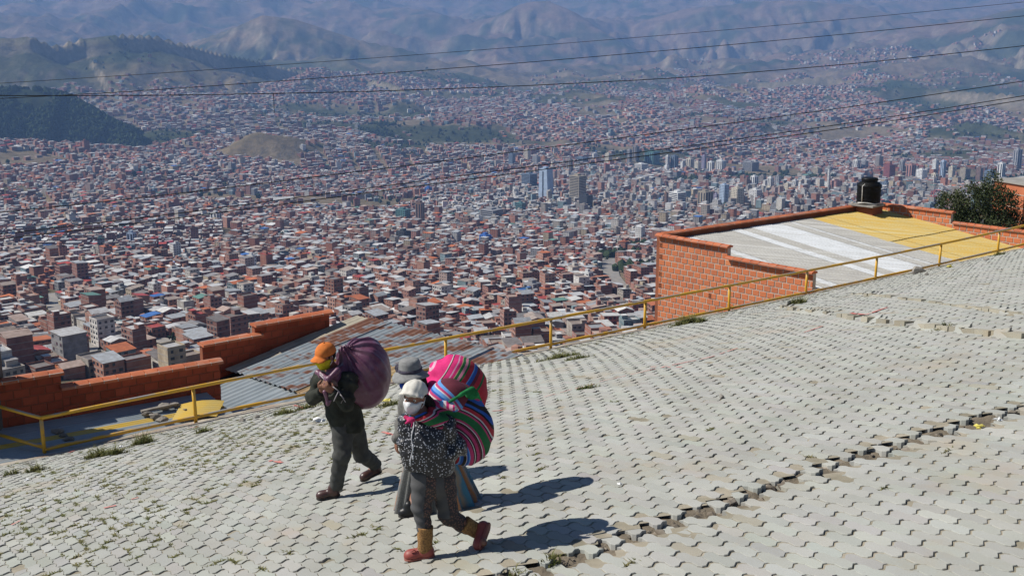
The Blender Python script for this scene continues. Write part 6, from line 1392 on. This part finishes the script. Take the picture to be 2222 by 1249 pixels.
m = MB(); m.lathe([(.168, -.028), (.172, -.022), (.15, -.002), (.118, .022), (.108, .03), (.104, .06), (.098, .10), (.088, .128), (.06, .142), (.0, .136)], tuple(h2 + u2 * .055), 40, Rm); V_ = m.V[0]; rel_ = V_ - (h2 + u2 * .055); ang_ = np.arctan2(rel_ @ ff, rel_ @ ss); rad_ = np.hypot(rel_ @ ff, rel_ @ ss); m.V[0] = V_ + np.outer(-.018 * np.clip((rad_ - .1) / .07, 0, 1) * np.cos(2 * ang_) * -1, up_h)
child('hat', m.mesh('hat', True), m_felt, w2)
m = MB(); m.lathe([(.109, .026), (.112, .03), (.110, .056), (.105, .058)], tuple(h2 + u2 * .055), 40, Rm); child('hat_band', m.mesh('hat_band', True), m_band, w2)
m = MB()
for q in (0, 1.3, 2.5, 3.9, 5.1): m.raw(ICV * np.array([.026, .022, .026]) + h2 + u2 * (.10 + .02 * math.sin(q)) + ss * (.085 + .022 * math.cos(q)) + ff * .07 + np.array([0, -.02, 0]), [ICF])
child('hat_flower', m.mesh('hat_flower', True), m_band, w2)
grow('mask', mask_fn(h2, f2, s2, u2, .95), [h2 + f2 * .1 - u2 * .1, h2 - u2 * .1 + s2 * .06, h2 - s2 * .06], .06, .007, m_bmask, w2, 1); mask_loops(w2, h2, f2, s2, u2, m_loop)
grow('hair', lambda P: smin(np.maximum(ell(P, h2 - f2 * .015 + u2 * .01, (.088, .095, .09)), (P - h2) @ f2 - .03), caps(P, Jb(912, 822, .02), Jb(926, 858, .06), .055, .035), .03) + .004 * n3(P, 40, 1), [Jb(880, 800, 0), Jb(940, 870, .2), Jb(900, 830, -.1)], .05, .009, m_hair, w2, 1)
seq3 = [(BL, 1), (LB, .6), (MR, 1.2), (BL, .8), ((.55, .28, .38), 1.4), (HP, 1.2), ((.6, .35, .45), .8), (HP, 5.5), (WH, .5), (MR, .5), (HP, 2.2), ((.6, .3, .42), .7), (HP, 1.6), ((.5, .4, .2), .4), (GR, 1.3), ((.55, .2, .28), 1.4), (GR, 1.2), (RD, 2.6), (LB, .6), (BL, 1.6), (MR, 1.8), (RD, 2.4), (GR, 1.2), (RD, 3)]; tot = sum(q[1] for q in seq3); acc_ = 0; st = []
for c_, w_ in seq3: st.append((acc_ / tot, c_)); acc_ += w_
m_ag2 = stripe_mat('hot_pink_striped_cloth', st); B2 = Jb(994, 850, .30)
ag2 = empty('carrying_cloth', tuple(B2 - [0, 0, .36])); tag(ag2, 'hot pink cloth bundle with green and blue stripes on the grey-hatted person', 'bundle')
def st2(V):
    e = Jb(925, 772, .3); return np.clip(((V[:, 0] - e[0]) * .80 - (V[:, 2] - e[2]) * .60 + .012 * n3(V, 9, 2) + .02) / .62, 0, .999)
def ag2_fn(P):
    d = ell(P, B2, (.275, .25, .31)); d = smin(d, ell(P, B2 + [-.06, 0, .18], (.22, .2, .16)), .08); d = smin(d, caps(P, Jb(925, 850, -.02), B2 + [-.06, -.05, .05], .06, .16), .06)
    rdg = np.sin(((P[:, 0] - B2[0]) * .6 + (P[:, 2] - B2[2]) * .8) * 42 + 3 * n3(P, 5, 1)); d = d + .014 * n3(P, 9, 5) + .010 * rdg * np.clip((P[:, 2] - B2[2] + .1) / .25, 0, 1) + .006 * n3(P, 26, 6); d = smax(d, -caps(P, h2, h2 + u2 * .06, .17, .185), .02); return smax(d, -(b_card(P) + .004), .012)
grow('cloth', ag2_fn, [B2 + [.3, .28, .36], B2 - [.3, .28, .34], Jb(925, 850, -.1)], .05, .009, m_ag2, ag2, 1, floatf=st2)
print('people done', round(time.time() - T_START, 1))
# ------------------------------------------------------------------ tree and brick house at the right edge
m_pine = basic('pine_needles', (.040, .056, .024), (.070, .080, .038), scale=1.5, rough=.9, spec=.1, rnd=.2); m_bark = basic('grey_bark', (.10, .075, .055), (.05, .04, .03), scale=8, bmp=.6)
def leaf_tree(name, base, lobes, label, n_leaf=5200, ls=.16, trunk_r=.16):
    root = empty(name, tuple(base)); tag(root, label, 'tree'); m = MB(); top = np.array(lobes[0][0]); b_ = np.asarray(base)
    m.tube([b_ - [0, 0, .4], b_ * .6 + top * .4, top], [trunk_r, trunk_r * .7, trunk_r * .25], 8)
    for c, r in lobes[1:]: p = b_ * .45 + top * .55; m.tube([p, (p + np.array(c)) / 2 + [0, 0, .15], np.array(c)], [trunk_r * .45, trunk_r * .3, trunk_r * .1], 6)
    child('trunk', m.mesh('trunk', True), m_bark, root)
    vol = np.array([np.prod(r) for c, r in lobes]); k = rng.choice(len(lobes), n_leaf, p=vol / vol.sum()); d = rng.normal(size=(n_leaf, 3)); d /= np.linalg.norm(d, axis=1)[:, None]; rad_ = rng.uniform(.35, 1.08, (n_leaf, 1)) ** .5
    C0 = np.array([c for c, r in lobes])[k] + d * rad_ * np.array([r for c, r in lobes])[k]
    keep = fbm(C0[:, 0] * 2.2 + C0[:, 2], C0[:, 1] * 2.2 - C0[:, 2] * 1.7, 3, 6) > .36; C0 = C0[keep]; nn = len(C0)
    a = rng.normal(size=(nn, 3)) + np.array([0, 0, .8]); a /= np.linalg.norm(a, axis=1)[:, None]; bq = np.cross(a, rng.normal(size=(nn, 3))); bq /= np.linalg.norm(bq, axis=1)[:, None]; L = ls * rng.uniform(.6, 1.5, (nn, 1))
    V = np.stack([C0 - bq * L * .22, C0 + a * L * .5 - bq * L * .3, C0 + a * L * 1.2, C0 + a * L * .5 + bq * L * .3], 1)
    child('crown', mk_mesh('crown', V.reshape(-1, 3), [np.arange(nn * 4).reshape(-1, 4)]), m_pine, root); return root
def L3(u, v, y, rx, rz, ry=None): return (atY(u, v, y), np.array([rx, ry or rx, rz]))
yt = 56.0; tb = atY(2125, 480, yt); tb[2] = float(terrain(np.array([tb[0]]), np.array([tb[1]]))[0])
leaf_tree('pine_tree', tb, [L3(2152, 412, yt, .55, .95), L3(2110, 440, yt, 1.0, 1.0), L3(2065, 455, yt, .85, .9), L3(2150, 450, yt, 1.1, 1.2), L3(2185, 455, yt + .5, .7, 1.0), L3(2045, 432, yt + 1, .35, .4), L3(2120, 490, yt, 1.9, .9), L3(2190, 490, yt, .9, .8), L3(2060, 490, yt, .9, .8)], 'dark green bushy tree behind the yellow end of the sheet roof', 30000, .085)
hb = atY(2212, 452, 82.0); fr = empty('far_brick_house', tuple(hb - [0, 0, 3.0])); tag(fr, 'small plain orange brick house cut by the right edge, behind the dark tree', 'house')
m = MB(); m.cbox(hb + np.array([.95, 1.5, -3.4]), 3.0, 3.0, 5.1, .35); child('wall', m.mesh('wall'), basic('far_brick', (.50, .16, .075), (.42, .13, .06), scale=2, rough=.9), fr)
for q in range(4):
    m = MB(); m.cbox(hb + np.array([.95, 1.5, -1.9 + q * .95]), 3.03, 3.03, .045, .35); child('mortar_course', m.mesh('mortar_course'), m_mort, fr)
m = MB(); m.cbox(hb + np.array([.95, 1.5, 1.702]), 3.3, 3.3, .12, .35); child('roof', m.mesh('roof'), m_slab, fr)

# ------------------------------------------------------------------ overhead cables
m_cable = basic('black_cable', (.018, .017, .017), rough=.7)
CAB = [([(-500, 210), (0, 181), (380, 157), (760, 130), (1130, 102), (1500, 72), (1860, 40), (2222, 5), (2700, -45)], 95, .020, 'topmost thin cable crossing the mountains'), ([(-500, 238), (0, 214), (300, 198), (760, 165), (1130, 137), (1500, 105), (1860, 72), (2222, 35), (2700, -15)], 80, .024, 'second cable from the top, crossing the far slopes'),
       ([(-500, 203), (0, 208), (380, 207), (760, 200), (1130, 187), (1500, 168), (1860, 138), (2222, 100), (2700, 45)], 58, .022, 'sagging cable with a short hanging end, third from the top'), ([(-500, 512), (0, 461), (380, 421), (740, 377), (1130, 328), (1500, 279), (1860, 230), (2222, 176), (2700, 105)], 52, .020, 'single cable above the close pair of cables'),
       ([(-500, 560), (0, 508), (380, 464), (740, 416), (1100, 368), (1500, 316), (1860, 265), (2222, 208), (2700, 132)], 46, .018, 'upper cable of the close pair in front of the city'), ([(-500, 572), (0, 519), (380, 474), (740, 426), (1100, 378), (1500, 325), (1860, 274), (2222, 217), (2700, 140)], 46, .019, 'lower cable of the close pair in front of the city')]
for k, (pts, y, r, lab) in enumerate(CAB):
    P = np.array([atY(u, v, y + (u - 1111) * .006) for u, v in pts]); t_ = np.linspace(0, len(P) - 1, 70); Pq = np.stack([np.interp(t_, np.arange(len(P)), P[:, q]) for q in range(3)], 1)
    for _ in range(6): Pq[1:-1] = (Pq[:-2] + 2 * Pq[1:-1] + Pq[2:]) / 4
    root = empty('cable', tuple(Pq[0])); tag(root, lab, 'cable', 'overhead cables'); m = MB(); m.tube(Pq, r, 6); child('strand', m.mesh('strand', True), m_cable, root)
    if k == 2:
        i = int(np.argmin(np.abs(project(Pq)[0] - 583))); m = MB(); a_ = Pq[i]; m.tube([a_, a_ + [.01, 0, -.45], a_ + [0, 0, -.9]], .016, 6); child('hanging_end', m.mesh('hanging_end'), m_cable, root)

# ------------------------------------------------------------------ weeds, grass tufts, stones and litter on the street
m_grass = basic('dry_green_grass', (.085, .11, .03), (.19, .17, .07), scale=12, rough=.9, spec=.1); m_weed = basic('small_weeds', (.11, .125, .045), (.19, .165, .075), scale=9, rough=.95, spec=.1)
def blades(P, L, spread, w):
    n = len(P); a = rng.uniform(0, 2 * math.pi, n); d = np.stack([np.cos(a), np.sin(a), np.zeros(n)], 1); lean = rng.uniform(.1, spread, (n, 1)); L = np.broadcast_to(L, (n,))[:, None]; up = np.array([0, 0, 1.0]); sd = np.stack([-np.sin(a), np.cos(a), np.zeros(n)], 1) * w
    p1 = P + (up + d * lean * .5) * L * .5; p2 = P + (up * .85 + d * lean * 1.3) * L
    V = np.stack([P - sd, P + sd, p1 + sd * .8, p1 - sd * .8, p2], 1); b0 = np.arange(n)[:, None] * 5; return V.reshape(-1, 3), b0 + np.array([0, 1, 2, 3]), b0 + np.array([3, 2, 4])
def on_street(x, y, dz=0): return np.stack([x, y, street_z(x, y) + dz], 1)
TUFTS = [(215, 990, .34, .13, 420, 'ragged grass tuft on the kerb just right of the corner post'), (250, 985, .25, .12, 260, 'smaller grass tuft touching the one beside the corner post'), (312, 962, .28, .17, 480, 'tall spiky grass tuft on the kerb between first and second posts'), (25, 1028, .2, .1, 160, 'grass tuft at the left picture edge below the pillar'), (75, 1022, .22, .11, 200, 'low grass tuft beside the foot of the corner post'), (440, 938, .2, .11, 180, 'grass tuft at the foot of the second railing post'), (615, 898, .34, .1, 380, 'long strip of grass along the kerb left of the capped person'), (665, 886, .3, .1, 300, 'grass at the kerb directly behind the orange-capped person'),
         (1490, 702, .42, .17, 900, 'bushy green weed clump in front of the brick wall'), (1520, 700, .2, .12, 260, 'small weeds on the right flank of the bushy clump'), (1215, 776, .45, .10, 600, 'dry grass patch at the fifth visible railing post'), (1255, 778, .3, .08, 260, 'thin grass right of the dry grass patch'), (1730, 664, .35, .13, 420, 'grey-green weeds at the end of the raised stone edge'), (2168, 553, .25, .1, 200, 'small weeds at the foot of the last railing post'), (1275, 843, .2, .06, 200, 'flat green weed alone in the middle paving'), (845, 880, .3, .09, 260, 'weeds on the paving between the two loads'), (1130, 1240, .16, .05, 70, 'dry grass in the channel by the lower picture edge'), (1200, 1214, .14, .06, 70, 'dry weeds in the shaded end of the washed-out channel'), (2045, 717, .2, .05, 140, 'small flat weed below the raised stone edge')]
for u_, v_, R_, H_, n_, lab in TUFTS:
    c = ghit(u_, v_); a = rng.uniform(0, 2 * math.pi, n_); ph = rng.uniform(0, 6.28, 3); q = R_ * np.sqrt(rng.random(n_)) * (.55 + .25 * np.sin(a * 2 + ph[0]) + .2 * np.sin(a * 5 + ph[1])).clip(.15, 1.2); P = on_street(c[0] + np.cos(a) * q * 1.15, c[1] + np.sin(a) * q * .8, -.005)
    V, F4, F3 = blades(P, H_ * (rng.uniform(.25, 1.0, n_) + (rng.random(n_) < .12) * .7) * (1.2 - q / R_ * .7), 1.2, .006); root = empty('weed_clump', tuple(c)); tag(root, lab, 'weeds', 'weeds along the kerb and joints'); child('leaves', mk_mesh('leaves', V, [F4, F3]), m_grass, root)
# weeds in the joints, thickest at the left below the railing
ids = np.where(~isbig | isbig)[0]; wx = cxy[ids, 0]; wy = cxy[ids, 1]
dens = np.clip(.9 * np.exp(-((wx + 4.2) / 2.6) ** 2) * np.clip((wy - 8.5) / 1.5, 0, 1) * np.clip((21 - wy) / 5, 0, 1) * (fbm(wx / 1.3, wy / 1.3, 3, 12) > .38), 0, 1) + .16 * np.exp(-((rail_s(wx, wy) + 1.6) / 1.6) ** 2) + .035 * np.exp(-((sdd[ids] + .5) / .5) ** 2)
sel = ids[rng.random(len(ids)) < dens]; PP = []; LL = []
for k in sel:
    nb = int(rng.integers(16, 40)); e = rng.choice([-.5, .5]); base = cxy[k] + LV * e + WV * rng.uniform(-.5, .5); 
    if rng.random() < .4: base = cxy[k] + WV * e + LV * rng.uniform(-.5, .5)
    dirj = (LV if abs(e) and rng.random() < .6 else WV); dirj = dirj / np.linalg.norm(dirj); PP.append(base + rng.normal(0, .04, (nb, 1)) * dirj + rng.normal(0, .007, (nb, 2))); LL.append(rng.uniform(.004, .022, nb))
PP = np.concatenate(PP); V, F4, F3 = blades(on_street(PP[:, 0], PP[:, 1], -.012), np.concatenate(LL) + .012, 1.8, .009)
o = child('joint_weeds', mk_mesh('joint_weeds', V, [F4, F3]), m_weed, street); tag(o, kind='stuff')
STN_ = [(1993, 592, .20, .13, 'dark broken brick lump on the kerb near the last posts'), (392, 925, .11, .08, 'grey kerb block beside the second post'), (525, 915, .08, .05, 'tan stone on the kerb left of the grass strip'), (560, 906, .07, .04, 'flat stone on the kerb near the grass strip'), (265, 978, .06, .04, 'brown stone between the kerb grass tufts'), (2012, 597, .06, .04, 'pebble beside the dark brick lump'), (1565, 863, .05, .035, 'small dark stone alone on the middle paving'), (2140, 565, .07, .05, 'stone on the kerb before the last post')]
for k, (u_, v_, a_, h_, lab) in enumerate(STN_):
    c = ghit(u_, v_); o = add('stone', rock_mesh('stone', 300 + k, (a_, a_ * .7, h_)), m_stone); o.location = (c[0], c[1], float(street_z(c[0], c[1])) + h_ * .45); o.rotation_euler = (0, 0, k * 1.3); tag(o, lab, 'stone', 'stones on the street')
m_litw = basic('white_plastic', (.75, .75, .74), rough=.5); m_lity = basic('yellow_wrapper', (.6, .52, .12), rough=.5)
LIT = [(690, 915, .075, 'w', 'crumpled white plastic bag on the paving behind the capped person'), (58, 1042, .035, 'w', 'white scrap on the paving near the left edge'), (262, 970, .04, 'w', 'white scrap in the kerb grass'), (1344, 1050, .02, 'w', 'tiny white scrap right of the shadows'), (2060, 580, .07, 'y', 'pale yellow wrapper at the foot of the ninth post'), (2125, 922, .035, 'y', 'yellow scrap beside the washed-out channel'), (2168, 908, .03, 'w', 'white scrap near the channel at the right edge'), (841, 870, .05, 'y', 'yellow scrap between the purple load and the grey hat')]
for k, (u_, v_, s_, c_, lab) in enumerate(LIT):
    c = ghit(u_, v_); r_ = np.random.default_rng(500 + k); V = ICV * (1 + .45 * r_.normal(size=(len(ICV), 1))) * np.array([1, .8, .5]) * s_; o = add('litter', mk_mesh('litter', V, [ICF]), m_litw if c_ == 'w' else m_lity); o.location = (c[0], c[1], float(street_z(c[0], c[1])) + s_ * .35); tag(o, lab, 'litter', 'litter on the street')
print('all done', round(time.time() - T_START, 1))
